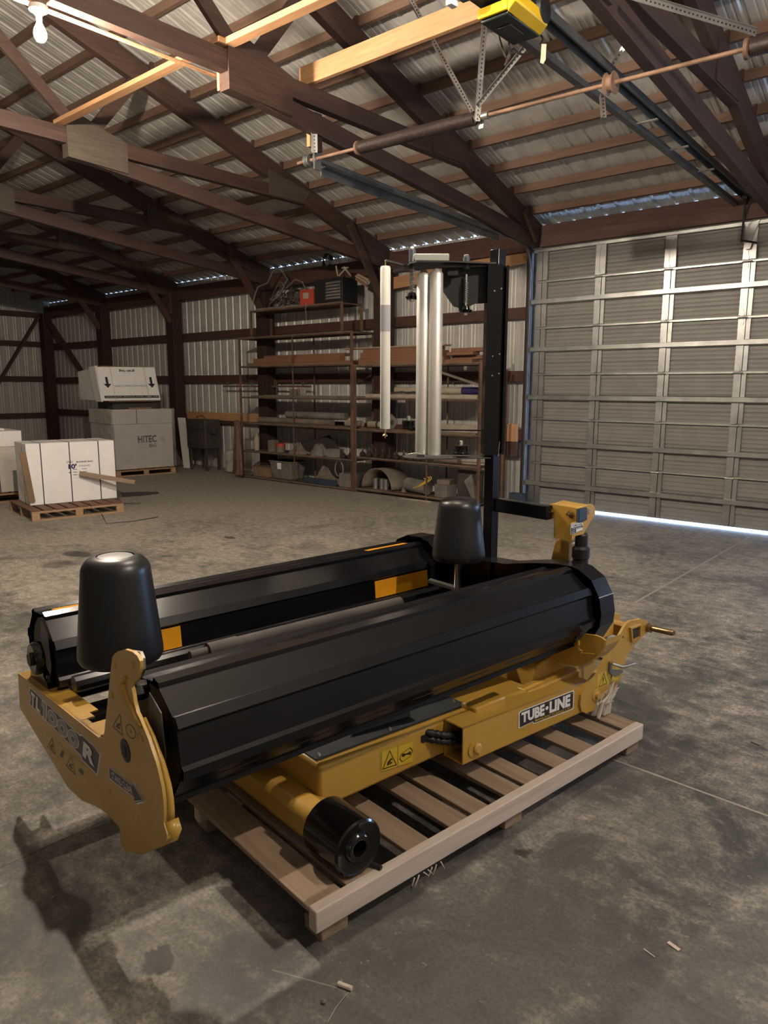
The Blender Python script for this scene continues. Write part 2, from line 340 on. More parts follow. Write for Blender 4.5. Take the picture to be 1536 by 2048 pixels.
# eave beams and header above the big door
def beam(name, mt, p, q, w_, h, label, cat, group=None, up=EZ):
    b = MB(); b.bar(p, q, w_, h, up); return tag(b.build(name, mt, bevel=.004), label, cat, group)
beam('door_header', 'girt', (-4.78,8.62,3.47), (.3,8.62,3.47), .09, .26, 'long red-brown header beam right above the garage door', 'beam')
beam('eave_beam', 'girt', (-7.3,8.64,3.44), (-4.95,8.64,3.44), .06, .25, 'red-brown eave beam between the garage door and the shelves, above the tower', 'beam')
beam('eave_beam', 'girt', (-18.6,8.66,3.40), (-7.5,8.66,3.40), .05, .24, 'dark eave beam running left over the shelves to the far corner', 'beam')
beam('plank', 'fresh', (-7.3,8.70,3.13), (-4.99,8.70,3.28), .03, .17, 'fresh orange plank under the eave beam behind the tower head', 'plank')
# posts
PX = [-18.5, -15.72, -12.95, -10.15, -7.4, -4.97]
PL = ['dark square post in the far left corner of the shed', 'dark post left of the stacked grain bag cartons', 'thick dark post right of the plastic wrapped stack', 'dark post half hidden behind the left half of the tall shelves',
      'dark post behind the white roller at the right half of the shelves', 'dark narrow post along the left edge of the garage door']
for i, x in enumerate(PX):
    wd = .24 if i < 5 else .07
    b = MB(); b.box((x-wd/2 if i else -18.62,8.50 if i < 5 else 8.66,0),(x+wd/2,8.72,3.36 if i < 5 else 3.34)); tag(b.build('wall_post', 'post', bevel=.006), PL[i], 'post')
b = MB(); b.box((-13.05,8.44,3.0),(-12.80,8.49,3.42)); tag(b.build('post_cleat', 'girt', bevel=.004), 'short brown block nailed high on the post right of the wrapped stack', 'block')
# girts
for z, nm in ((2.57,'upper'),(1.74,'middle'),(.95,'lower')):
    for xa, xb, wh in ((-18.62,-12.98,'behind the stacked cartons'), (-12.92,-5.02,'behind the shelves')):
        beam('wall_girt', 'girt', (xa,8.775,z), (xb,8.775,z), .05, .145, '%s red-brown rail nailed across the wall %s' % (nm, wh), 'rail')
for z, nm in ((3.33,'top'),(2.62,'upper'),(1.77,'middle'),(.87,'lower')):
    b = MB(); b.bar((-18.68,1.0,z), (-18.68,8.6,z), .05, .13); tag(b.build('wall_girt', 'girt'), '%s dark rail across the far left end wall' % nm, 'rail')
b = MB(); b.bar((-12.8,8.735,1.02), (-10.3,8.735,1.02), .03, .15); tag(b.build('plank', 'fresh', bevel=.003), 'orange plank fixed along the wall left of the shelves', 'plank')
b = MB(); b.box((-5.42,8.71,.86),(-5.10,8.75,1.10)); tag(b.build('plank_offcut', 'freshz', bevel=.003), 'short orange board on the wall left of the garage door', 'board')
b = MB(); b.box((-5.42,8.71,.66),(-5.10,8.86,.855)); tag(b.build('plank_offcut', 'girt', bevel=.003), 'short dark board under the orange one left of the garage door', 'board')
b = MB(); b.bar((-18.36,8.6,3.22), (-16.6,8.6,1.75), .05, .13, EY); tag(b.build('corner_brace', 'girt'), 'slanting brace running right from the far corner post', 'brace')
b = MB(); b.bar((-18.6,8.5,3.3), (-18.6,7.1,1.2), .05, .13, EX); tag(b.build('corner_brace', 'girt'), 'slanting brace running left along the end wall from the corner', 'brace')
# trusses
TX = [-15.72, -12.95, -10.15, -7.4, -4.85, -2.1, .65]
TL = ['far dark roof truss over the plastic wrapped stack', 'dark roof truss landing on the post right of the wrapped stack', 'third truss from the light bulb, landing behind the shelves',
      'truss landing behind the white roller, with a grey splice board at its joint', 'truss that carries the light bulb and ends at the garage door corner', 'truss over the middle of the garage door beside the opener rail', 'last roof truss at the far right edge of the view']
for i, x in enumerate(TX):
    t_ = thing('roof_truss', TL[i], 'truss', (x, 4., 3.36))
    W = .085
    def chord(nm, y0, z0, y1, z1, d, mt='truss', w_=W, dx=0):
        b = MB(); b.cell([(x-w_/2+dx,y0,z0-d),(x+w_/2+dx,y0,z0-d),(x+w_/2+dx,y1,z1-d),(x-w_/2+dx,y1,z1-d),(x-w_/2+dx,y0,z0),(x+w_/2+dx,y0,z0),(x+w_/2+dx,y1,z1),(x-w_/2+dx,y1,z1)]); return b.build(nm, mt, t_, bevel=.003)
    chord('top_chord', 8.70, zt(8.70), .6, zt(.6), .235); chord('top_chord', .6, zt(.6), YF+.1, zt(YF+.1), .235)
    chord('bottom_chord', 6.95, 4.10, 0.6, 4.11, .15); chord('bottom_chord', .6, 4.11, -5.6, 4.10, .15)
    chord('tail_chord', 8.66, 3.50, 3.78, 4.005, .16, dx=-.012)
    for (ya, za, yb, zb) in ((3.95,4.08,2.25,5.58),(4.05,4.12,4.62,4.82),(2.3,5.5,.7,4.1)):
        b = MB(); b.bar((x,ya,za),(x,yb,zb),.045,.12,EX.cross(Vector((0,yb-ya,zb-za)))); b.build('web', 'truss', t_, bevel=.003)
    gp = [(x-W/2-.014,y,z) for y, z in ((3.77,3.83),(4.42,3.80),(4.42,4.10),(4.20,4.16),(3.95,4.24),(3.77,4.14))]
    b = MB(); b.prism(gp, (W+.028,0,0)); b.build('gusset_plate', 'gusset' if x < -7 else 'truss', t_)
    b = MB(); b.prism([(x-W/2-.012,y,z) for y, z in ((6.35,3.96),(6.95,3.97),(7.05,4.12),(6.35,4.26))], (W+.024,0,0)); b.build('gusset_plate', 'gusset' if x < -7 else 'truss', t_)
    if x <= -4.85:
        k = MB(); k.bar((x+.065,7.78,3.86), (x+.065,8.5,2.86), .045, .12, EX.cross(Vector((0,.72,-1)))) if x < -5 else k.bar((x+.065,8.2,3.72), (x+.065,8.5,3.42), .045, .1, EX.cross(Vector((0,.72,-1))))
        tag(k.build('knee_brace', 'truss' if x > -8 else 'girt', bevel=.003), ['slanting knee brace above the plastic wrapped stack', 'knee brace at the post right of the wrapped stack', 'knee brace at the left end of the top rack', 'knee brace just left of the white roller', 'short knee brace at the top left corner of the garage door'][i], 'brace')
# purlins, each resting on the top chords; small lap blocks at the trusses
for k in range(18):
    Y = 8.42-.452*k; z = zt(Y)
    if Y < .65: break
    pl = thing('roof_purlin', 'reddish wooden roof purlin, %s one counted up from the eave' % ordn(k), 'purlin', ((XL+XR)/2, Y, z), 0, 'roof purlins')
    for j in range(8):
        xa = XL+.02 if j == 0 else TX[j-1]-.02; xb = TX[j]+.02 if j < 7 else XR-.02
        b = MB(); dy = random.uniform(-.012,.012); dz = random.uniform(-.004,.004)
        n = 6
        for q in range(n):
            x0 = xa+(xb-xa)*q/n; x1 = xa+(xb-xa)*(q+1)/n
            b.box((x0,Y-.022+dy,z-.002),(x1,Y+.022+dy,z+.082+dz))
        b.build('purlin_board', 'purlin', pl, smooth=False)
    for j, x in enumerate(TX[:6]):
        b = MB(); b.box((x+.02,Y-.055,z-.002),(x+.055,Y-.023,z+.082)); b.build('lap_block', 'truss', pl, smooth=False)
# ------------------------------------------------------------------ garage door (structure) 
D = thing('door_1', '', '', ((DX0+DX1)/2, 8.72, 0)); struct(D); del D['label']; del D['category']
JZ = [.035, .604, 1.189, 1.767, 2.357, 2.94, 3.33]; SX = [-4.86+.84*i for i in range(7)]
for i in range(6):
    b = MB(); z0, z1 = JZ[i], JZ[i+1]-.008; prof = []
    n = max(3, int(round((z1-z0)/.049))); 
    for q in range(n):
        a = z0+(z1-z0)*q/n; e = (z1-z0)/n; big_ = q % 4 == 2
        prof += [(a, 0), (a+e*.62, 0), (a+e*.74, .012 if big_ else .005), (a+e*.9, .012 if big_ else .005)]
    prof.append((z1, 0)); m_ = len(prof)
    b.v = [Vector((DX0+.02, 8.735+h, z)) for z, h in prof]+[Vector((DX1, 8.735+h, z)) for z, h in prof]
    b.f = [(q, q+1, m_+q+1, m_+q) for q in range(m_-1)]; b.m = [0]*(m_-1); b.build('door_panel', 'door', D, smooth=False)
    b = MB(); b.box((DX0+.01,8.718,JZ[i+1]-.012),(DX1,8.74,JZ[i+1]+.006)); b.box((DX0+.01,8.70,JZ[i+1]-.016),(DX1,8.725,JZ[i+1]-.010)); b.build('section_joint', 'galv', D, smooth=False)
for i in range(5):
    z = [.33,.87,1.47,2.09,2.69][i]
    b = MB(); b.cell([(DX0-.03,8.66,z-.03),(DX1,8.66,z-.03),(DX1,8.72,z-.045),(DX0-.03,8.72,z-.045),(DX0-.03,8.66,z+.012),(DX1,8.66,z+.012),(DX1,8.72,z+.03),(DX0-.03,8.72,z+.03)]); b.box((DX0-.03,8.655,z+.008),(DX1,8.668,z+.02)); b.build('strut', 'galv', D)
b = MB(); b.box((DX0-.02,8.68,3.30),(DX1,8.73,3.35)); b.box((DX0-.02,8.64,3.335),(DX1,8.70,3.352)); b.build('top_rail', 'galv', D)
for i, x in enumerate(SX):
    for s_ in range(6):
        z0, z1 = JZ[s_]+.012, JZ[s_+1]-.02; b = MB()
        if i == 0:
            b.box((x-.01,8.70,z0),(x+.06,8.735,z1)); b.box((x+.068,8.70,z0),(x+.135,8.735,z1))
        else:
            b.box((x-.05,8.70,z0),(x+.025,8.735,z1)); b.box((x+.03,8.712,z0),(x+.075,8.735,z1), 0)
            if s_ == 5: b.box((x-.055,8.695,z0),(x+.0,8.705,z1)); b.box((x+.02,8.695,z0),(x+.075,8.705,z1))
        b.build('stile', 'galv' if s_ > 2 or i in (2, 3) else 'galv', D, smooth=False)
        if i > 0:
            b = MB()
            for zc in (z0+.03, z1-.03): b.prism([(x-.03,8.694,zc-.035),(x+.005,8.694,zc-.035),(x+.012,8.694,zc),(x-.012,8.694,zc+.04),(x-.036,8.694,zc)], (0,.008,0))
            for zc in (z1+.006,): b.tube([(x-.055,8.69,zc),(x+.045,8.69,zc)], .009, 8)
            b.build('hinge', 'galv', D)
b = MB(); b.prism([(SX[3]-.05,8.66,3.30),(SX[3]+.09,8.66,3.34),(SX[3]+.02,8.66,3.05),(SX[3]-.02,8.66,3.05)], (0,.03,0)); b.build('operator_bracket', 'galv', D)
b = MB(); b.box((DX0-.10,8.76,0),(DX0+.015,8.84,3.42)); struct(b.build('trim_1', 'galv'))
b = MB(); b.box((DX1-.015,8.76,0),(DX1+.10,8.84,3.42)); struct(b.build('trim_2', 'galv'))
b = MB(); b.box((DX0-.1,8.76,3.34),(DX1+.1,8.84,3.42)); struct(b.build('trim_3', 'galv'))
# tracks
x = -4.93
b = MB(); ctr = []
for i in range(9):
    a = R(90)*i/8; ctr.append((x, 8.30+.34*math.sin(a), 3.05+.36*math.cos(a)))
path = [(x,4.77,3.575)]+[(x,4.77+(8.25-4.77)*q/6,3.575-.165*q/6) for q in range(1,7)]+ctr[1:]+[(x,8.645,.03)]
for o_ in (-.02, .02): b.tube([(p[0], p[1]-(o_ if i > 7 else 0), p[2]+(o_ if i <= 7 else 0)) for i, p in enumerate(path)], .011, 6)
for i in range(len(path)-1): b.bar(path[i], path[i+1], .012, .055, (EX.cross(Vector(path[i+1])-Vector(path[i]))) , off=(-.0,0))
tag(b.build('door_track', 'track'), 'grey steel door track curving down at the left side of the garage door', 'track')
b = MB(); b.bar((-4.93,4.9,3.535), (-4.93,7.9,3.40), .07, .012); b.bar((-4.965,4.9,3.50), (-4.965,7.9,3.37), .012, .07); tag(b.build('track_angle', 'track', bevel=.002), 'grey steel angle stiffening the left horizontal door track', 'track')
# torsion assembly at the ends of the tracks
YS, ZS = 4.765, 3.53
tb = thing('torsion_shaft', 'rusty torsion bar slung under the trusses with a long brown spring', 'shaft', (-2.5, YS, 3.45))
b = MB(); b.tube([(-5.12,YS,3.57),(-.1,YS,3.47)], .014, 12); b.build('shaft', 'pipe', tb)
for xa, xb in ((-4.36,-3.22),(-1.36,-.35)):
    b = MB(); n = 60; pr = []
    b.lathe([(.05 if (q % 2) else .0465, (xb-xa)*q/150) for q in range(151)], (xa,YS,3.57-(xa+5.12)*.02), (1,0,-.02), 18); b.build('spring', 'spring', tb)
    b = MB(); b.lathe([(.03,0),(.056,.0),(.056,.02),(.035,.03),(.035,.06)], (xa-.03,YS,3.57-(xa+5.12)*.02), (1,0,-.02), 16); b.build('winding_cone', 'rust', tb)
for xc, r_ in ((-4.98,.05),(-2.19,.065)):
    b = MB(); b.lathe([(r_,-.03),(r_*1.05,-.025),(r_*.8,-.015),(r_*.8,.015),(r_*1.05,.025),(r_,.03)], (xc,YS,3.57-(xc+5.12)*.02), (1,0,-.02), 20); b.build('cable_drum', 'track' if xc < -4 else 'pipe', tb)
b = MB(); b.box((-4.90,YS-.02,3.48),(-4.885,YS+.06,3.66)); b.lathe([(.022,-.02),(.022,.02)], (-4.89,YS,3.56), EX, 14); b.build('end_bearing', 'galv', tb)
beam('hanger_block', 'freshz', (-4.925,YS-.01,3.66), (-4.925,YS-.01,3.93), .04, .09, 'short orange wood block holding the left end of the torsion bar', 'block', up=EY)
beam('hanger_block', 'post', (-4.875,YS+.0,3.62), (-4.875,YS+.0,3.93), .05, .09, 'dark wood block behind the orange one at the end of the torsion bar', 'block', up=EY)
def punched(p, q, label, w_=.032, mt='galv'):
    p, q = Vector(p), Vector(q); d = (q-p).normalized(); sd = d.cross(FWH).normalized(); bk = sd.cross(d); b = MB()
    b.bar(p, q, w_, .003, bk); b.bar(p+sd*w_/2, q+sd*w_/2, .003, w_*.9, bk)
    L = (q-p).length; n = min(40, int(L/.028))
    for i in range(n):
        c = p+d*(.014+i*L/n); b.bar(c-bk*.0022-d*.006, c-bk*.0022+d*.006, .009, .002, bk, 1)
    return tag(b.build('punched_angle', [mt, 'ink'], smooth=False), label, 'bracket', 'punched steel hanger angles')
punched((-4.85,YS-.05,3.60), (-4.85,YS-.05,3.86), 'short punched steel angle beside the orange block at the torsion bar end', .05)
hc = Vector((-3.19,YS-.02,3.50))
punched(hc, (-3.17,YS+.03,4.28), 'upright punched steel angle holding the middle of the torsion bar', .04)
punched(hc, (-3.83,YS,4.50), 'punched steel angle slanting up left from the middle of the torsion bar')
punched(hc+Vector((0,0,.10)), (-2.72,4.62,3.84), 'punched steel angle slanting up right to the door opener')
punched((-2.42,5.2,3.76), (-2.2,5.3,4.12), 'short punched steel angle above the opener rail')
punched(onX(1262,-8,-1.95), onX(1512,66,-1.45), 'punched steel angle across the top right corner of the view', .04)
punched(onX(1208,235,-2.2), onX(1205,190,-2.25), 'small punched steel angle behind the door truss')
b = MB(); b.box((-3.205,YS+.02,3.46),(-3.165,YS+.028,3.56)); b.lathe([(.026,0),(.026,.05)], (-3.16,YS,3.53), EX, 12); b.build('center_bearing', 'galv', tb)
beam('lumber_beam', 'fresh', (-4.95,4.66,4.20), (-2.05,4.66,4.20), .045, .155, 'thick bright orange beam across two trusses, left of the door opener', 'beam')
beam('lumber_board', 'fresh', (-7.42,3.72,4.135), (-4.78,3.72,4.145), .09, .04, 'pale board laid across the trusses, left of the bulb truss', 'board')
beam('lumber_board', 'fresh', (-4.90,3.78,4.15), (-2.0,3.84,4.16), .09, .045, 'pale board laid across the trusses, right of the bulb truss', 'board')
b = MB(); b.box((-4.93,3.76,3.84),(-4.90,3.80,3.985)); tag(b.build('end_block', 'fresh'), 'small pale wood end showing at the splice of the bulb truss', 'block')
beam('batten', 'fresh', (-4.955,2.2,3.955), (-4.955,3.8,3.955), .03, .02, 'thin pale batten under the truss beside the light bulb', 'batten')
# opener
op = thing('door_opener', 'yellow and black electric garage door opener hung above the shed', 'opener', (-2.42, 4.0, 3.60))
b = MB(); b.box((-2.525,3.765,3.615),(-2.345,4.12,3.69)); b.build('base_tray', 'opener_g', op, bevel=.008)
b = MB(); b.cell([(-2.34,3.745,3.618),(-2.275,3.72,3.65),(-2.285,4.10,3.65),(-2.35,4.125,3.618),(-2.34,3.745,3.69),(-2.275,3.72,3.71),(-2.285,4.10,3.71),(-2.35,4.125,3.69)]); b.box((-2.53,3.735,3.628),(-2.34,3.762,3.68)); b.build('cover', 'opener_y', op, bevel=.008)
b = MB(); b.box((-2.475,3.87,3.608),(-2.395,4.02,3.6145)); b.build('tray_recess', 'dustdark', op)
b = MB(); b.box((-2.54,3.62,3.70),(-2.30,4.08,3.88)); b.build('drive_housing', 'black_dull', op, bevel=.01)
b = MB(); b.box((-2.53,3.50,3.66),(-2.40,3.60,3.74)); b.lathe([(.05,0),(.06,.02),(.06,.14),(.04,.17)], (-2.48,3.55,3.74), EZ, 20); b.build('motor', 'hood', op, bevel=.006)
b = MB(); b.box((-2.575,3.50,3.63),(-2.535,3.56,3.67)); b.build('terminal_box', 'white', op, bevel=.004)
b = MB(); b.lathe([(.02,-.03),(.075,-.02),(.075,.02),(.02,.03)], onX(1085,18,-2.30), (1,.1,0), 28); b.build('flywheel', 'black_dull', op)
random.seed(3)
for pts, mt in (([(985,0),(992,40),(1000,80),(1012,115),(1020,100),(1018,85)], 'cable'), ([(1010,0),(1005,40),(1020,70),(1040,55),(1052,10),(1050,-10)], 'cable_tan'), ([(1075,65),(1085,80),(1060,105),(1040,108),(1025,98),(1010,130),(1020,110),(1018,92)], 'cable'), ([(960,0),(975,20),(1000,8),(1030,18),(1055,30),(1068,45),(1055,55)], 'cable')):
    b = MB(); vv = [Vector(onX(x_, y_, -2.62+.02*i)) for i, (x_, y_) in enumerate(pts)]
    sm = []
    for i in range(len(vv)-1):
        p0, p1, p2, p3 = vv[max(i-1,0)], vv[i], vv[i+1], vv[min(i+2,len(vv)-1)]
        for q in range(6):
            u = q/6; sm.append(.5*((2*p1)+(p2-p0)*u+(2*p0-5*p1+4*p2-p3)*u*u+(-p0+3*p1-3*p2+p3)*u**3))
    sm.append(vv[-1]); b.tube(sm, .006, 6); b.build('cable', mt, op)
b = MB(); pt = onX(1083,95,-2.3); b.prism([pt+Vector(q) for q in ((0,0,.02),(.03,0,.01),(.03,0,-.07),(.015,0,-.09),(-.005,0,-.08))], (0,.003,0)); b.build('hang_tag', 'dustpale', op)
rl = thing('opener_rail', 'long grey opener rail running from the opener down to the garage door', 'rail', (-2.42, 6.4, 3.5))
b = MB()
for dx in (-.035, .035): b.bar((-2.36+dx,4.14,3.76), (-2.36+dx,8.62,3.56), .012, .05)
b.bar((-2.36,4.14,3.785), (-2.36,8.62,3.585), .08, .008); b.build('rail_channel', 'track', rl)
b = MB(); b.bar((-2.53,4.14,3.69), (-2.47,8.6,3.50), .05, .03); b.bar((-2.53,4.14,3.71), (-2.47,8.6,3.52), .012, .05); b.build('rail_tube', 'track', rl)
b = MB(); 
for Y in (5.9,6.6,7.3): b.box((-2.50,Y,3.62-(Y-5.9)*.044),(-2.32,Y+.03,3.63-(Y-5.9)*.044))
b.build('cross_strap', 'galv', rl)
b = MB(); b.bar((-2.36,8.45,3.55),(-2.36,8.6,3.58),.05,.06); b.tube([(-2.36,8.5,3.52),(-2.40,8.62,3.12)], .012, 8); b.tube([(-2.40,8.62,3.14),(-2.25,8.64,3.10)], .01, 8); b.build('drive_arm', 'black_dull', rl)
# bulbs
BPOS = [(-4.85,2.36,3.775), (-2.1,2.42,3.78), (.65,2.4,3.78), (-10.15,2.4,3.78)]
for i, (x, y, z) in enumerate(BPOS):
    nm = ['bare glowing light bulb under the truss at the top left', 'bare light bulb under the truss over the wrapper, out of view', 'bare light bulb under the last truss at the right, out of view', 'bare light bulb hanging farther left in the shed'][i]
    t_ = thing('light_bulb', nm, 'light bulb', (x, y, z-.06))
    b = MB(); b.lathe([(.001,-.068),(.022,-.062),(.036,-.040),(.038,-.018),(.031,.008),(.018,.032),(.014,.045)], (x,y,z), EZ, 24); b.build('bulb_glass', ['bulb','bulb_mid','bulb_e','bulb_far'][i], t_)
    b = MB(); b.lathe([(.014,.045),(.016,.05),(.018,.08),(.03,.095),(.055,.11),(.057,.125),(.057,.135)], (x,y,z), EZ, 24); b.build('lamp_holder', 'porcelain', t_)
    b = MB(); b.lathe([(.05,.135),(.05,.17)], (x,y,z), EZ, 12); b.build('junction_box', 'rust', t_)
# ================================================================== THE BALE WRAPPER
BW = thing('bale_wrapper', 'yellow and black round bale wrapper lying across a wooden pallet', 'bale wrapper', P(-2.2, 1.75, .0), -YM)
def q_(pts): return [P(*p) for p in pts]
def roller(vc, zc, u0, u1, phase, dash, name='table_roller'):
    prof = []
    for k in range(8):
        a = R(phase+45*k)
        for da, r in ((-7.0, .1725), (-4.9, .186), (4.9, .186), (7.0, .1725)):
            prof.append((a+R(da), r))
    prof.sort(key=lambda x: x[0]); n = len(prof)
    b = MB(); k = 0
    for u in (u0, u0+.004, u1-.004, u1): b.v += [P(vc+r*math.cos(a), u, zc+r*math.sin(a)) for a, r in prof]
    for s in range(3):
        b.f += [(s*n+j, s*n+(j+1) % n, (s+1)*n+(j+1) % n, (s+1)*n+j) for j in range(n)]; b.m += [0]*n
    # weld dashes between the folded plates
    for k in dash:
        a = R(phase+45*k-22.5); u = u0+.10
        while u < u1-.1:
            p = P(vc+.1670*math.cos(a), u, zc+.1670*math.sin(a)); q = P(vc+.1670*math.cos(a), u+.16, zc+.1670*math.sin(a))
            b.tube([p, (p+q)/2, q], [.0008,.0018,.0008], 5, 1); u += .25
    o = b.build(name, ['black', 'black_dull'], BW, sharp=6)
    for u, s in ((u0+.012, 1), (u1-.012, -1)):
        b = MB(); b.prism([P(vc+.150*math.cos(a), u, zc+.150*math.sin(a)) for a in [R(phase+22.5*j) for j in range(16)]], UU*(.006*s)); b.build('end_cap', 'black_dull', o)
    b = MB(); b.tube([P(vc,u0-.05,zc), P(vc,u1+.06,zc)], .025, 16); b.build('axle', 'black_dull', o)
    return o
NV, NZ, FV, FZ = -1.83, .64, -2.79, .60
rn = roller(NV, NZ, .755, 2.645, 33, (7,)); rf = roller(FV, FZ, .745, 2.74, 28, (2,))
def tape(o, vc, zc, phase, k, u0, u1, w, mt='orange', lab=None):     # tape laid on one folded facet
    a = R(phase+45*k-22.5); n = VV*math.cos(a)+EZ*math.sin(a); tt = -VV*math.sin(a)+EZ*math.cos(a); c = P(vc,0,zc)+n*.1680
    b = MB(); N_ = 6
    def f(i, j): s_ = (j-.5)*w; return c+UU*(u0+(u1-u0)*i)+tt*s_+n*0.
    b.grid(f, 1, N_); b.build('reflective_tape', mt, o)
tape(rf, FV, FZ, 28, 2, .80, 1.05, .05); tape(rf, FV, FZ, 28, 1, .92, 1.22, .0001); 
tape(rf, FV, FZ, 28, 2, 2.34, 2.62, .05)
tape(rf, FV, FZ, 28, 0, .88, 1.22, .085); tape(rf, FV, FZ, 28, 0, 2.24, 2.60, .085)
for nm in list(rf.children):
    if nm.name.startswith('reflective_tape') and nm.dimensions.length < .301 and min(nm.dimensions) < .001 and abs(nm.dimensions.z) < .0002: bpy.data.objects.remove(nm)
# thin centre roller between the two
b = MB(); c0, c1 = mV(390,1309,-2.33), mV(800,1200,-2.33)
b.tube([P(-2.33,c0[1]+.05,c0[2]), P(-2.33,c1[1],c0[2]-.005)], .027, 18); b.lathe([(.030,0),(.030,.12)], P(-2.33,c0[1]+.05,c0[2]), UU, 18); b.tube([P(-2.33,c0[1]-.02,c0[2]), P(-2.33,c0[1]+.06,c0[2])], .017, 14)
b.build('centre_roller', 'dustdark', BW)
b = MB(); b.tube([P(-2.50,.76,.58), P(-2.50,2.7,.58)], .03, 10); b.box((-2.56,.72,.40),(-2.44,2.72,.47), 0, P); b.build('under_frame_rail', 'black', BW)
b = MB(); b.box((-2.62,1.06,.44),(-2.02,2.74,.452), 0, P); b.build('trough_plate', 'black_dull', BW)
# ---------------- end frame plate
def k1(x, y): return (20+x/3.793, 1180+y/3.793)
OUT = [(60,630),(75,895),(440,1500),(550,1600),(640,1635),(730,1690),(830,1800),(838,1870),(840,1930),(862,1962),(900,1985),(990,2005),(1160,1935),(1190,1890),(1190,1855),(1165,1770),(1168,1700),(1165,1600),(1152,1500),(1130,1400),(1108,1310),(1080,1230),(1048,1130),(1010,1040),(985,980),(960,930),(940,850),(930,780),(918,730),(960,670),(980,620),(988,580),(985,540),(965,500),(930,470),(870,450),(820,465),(790,487),(775,510),(765,600),(740,850),(715,1080),(700,1150),(660,1110)]
pl = [mU(*k1(*p), .70) for p in OUT]
PLT = .010
b = MB(); b.prism(q_(pl), UU*PLT, 0, 1); EF = b.build('end_frame', ['yellow', 'yellow_edge'], BW)
def pp(x, y, u=.70): return mU(*k1(x, y), u)
# top flange of the cross channel
a0, a1 = pp(60,630), pp(660,1110)
def lerp(a, b_, t): return tuple(a[i]+(b_[i]-a[i])*t for i in range(3))
b = MB()
A0, A1 = P(*a0), P(*a1)
def fl_(t, w): return A0.lerp(A1, t)+UU*w
wd = .085
for t0, t1, w1 in ((0,.74,wd),(.74,.80,.055),(.80,.86,.03),(.86,1.0,wd)):
    b.cell([fl_(t0,.0)-EZ*.009, fl_(t1,.0)-EZ*.009, fl_(t1,w1)-EZ*.009, fl_(t0,w1)-EZ*.009, fl_(t0,0), fl_(t1,0), fl_(t1,w1), fl_(t0,w1)])
b.cell([fl_(.0,wd-.008)-EZ*.12, fl_(.55,wd-.008)-EZ*.12, fl_(.55,wd)-EZ*.12, fl_(.0,wd)-EZ*.12, fl_(.0,wd-.008), fl_(.55,wd-.008), fl_(.55,wd), fl_(.0,wd)])
b.build('channel_flange', 'yellow', EF, bevel=.003)
# rear flange along the rounded side and the folded foot
arc = [pp(*p) for p in OUT[15:29]]
b = MB(); aw = [P(*q) for q in arc[:10]]; n = len(aw)
b.v = [p+UU*PLT for p in aw]+[p+UU*(.030-.0015*i) for i, p in enumerate(aw)]; b.f = [(i,i+1,n+i+1,n+i) for i in range(n-1)]; b.m = [0]*(n-1)
b.build('side_flange', 'yellow', EF, solid=.004)
ft = [pp(*p) for p in ((840,1880),(845,1935),(900,1985),(990,2005),(1160,1935),(1190,1855),(1165,1770))]
b = MB(); fw_ = [P(*q) for q in ft]; n = len(fw_); b.v = [p+UU*.005 for p in fw_]+[p+UU*.04 for p in fw_]; b.f = [(i,i+1,n+i+1,n+i) for i in range(n-1)]; b.m = [0]*(n-1)
b.build('foot_flange', 'yellow', EF, solid=.006)
# bolts, hub hole, slot
def disc(nm, px, r, mt, h=.003, par=EF, u=.70, n=18):
    c = pp(*px, u) if len(px) == 2 else px; b = MB(); b.lathe([(r,0),(r,h),(r*.85,h+.001)], P(*c), -UU, n); return b.build(nm, mt, par)
for p in ((795,575),(928,572),(772,795),(755,1530),(968,1735),(995,1125)): disc('rivet', p, .011, 'yellow_edge', .0015)
disc('hub_ring', (877,1218), .034, 'black_dull', .0018); disc('hub_bolt', (872,1222), .018, 'dustdark', .004)
b = MB(); sl = [P(*pp(x_, y_)) for x_, y_ in ((880,665),(862,700),(870,760),(900,850),(940,925),(965,985),(1000,1040),(985,1010))]; b.tube([p-UU*.0005 for p in sl], [.006,.010,.010,.010,.009,.007,.004,.002], 8); b.build('pressed_slot', 'yellow', EF)
for p, e in (((1040,1105), .03), ((1082,1248), .008), ((990,552), .016)):
    c = Vector(P(*pp(*p, .71))); b = MB(); b.tube([c-VV*.0, c+VV*e], .006, 8); b.lathe([(.009,0),(.009,.006)], c, VV, 6); b.build('bolt', 'brass', EF)
# backing plates behind the neck
b = MB(); nk = [pp(*p, .715) for p in ((985,470),(1005,520),(1010,600),(990,660),(950,700),(930,720),(880,700),(870,560),(880,455),(930,462))]
b.prism(q_(nk), UU*.008, 0); b.build('backing_plate', 'galv', EF)
# decals ----------------------------------------------------------
def dquad(bl, br, tl, tr, u=.70): return Decal(P(*pp(*bl,u)), P(*pp(*br,u)), P(*pp(*tl,u)), -UU, P(*pp(*tr,u)))
d = dquad((150,868),(668,1385),(152,738),(680,1235))
d.poly([(0,0),(.79,0),(.80,-.16),(1.0,-.16),(1.02,.98),(.93,1.12),(.78,1.10),(.755,1.0),(.0,1.05),(-.02,.62),(.02,.55)], 0, 1); 
d.poly([(.012,.06),(.80,.05),(.81,-.10),(.99,-.10),(1.005,.94),(.925,1.06),(.79,1.04),(.765,.92),(.012,.98),(-.008,.66),(.03,.58)], 1, 0)
for ch_, a_, e_, mi_ in (('T',.03,.105,1),('L',.12,.195,1),('R',.815,.965,1)): d.text(ch_, a_, .12 if mi_ < 3 else .1, e_, .88, 3, mi_, .05)
d.poly([(.205,.62),(.215,.98),(.30,1.0),(.295,.02),(.235,.02),(.235,.60)], 2, 1); d.poly([(.213,.66),(.222,.92),(.290,.93),(.286,.08),(.245,.08),(.245,.66)], 3, 2)
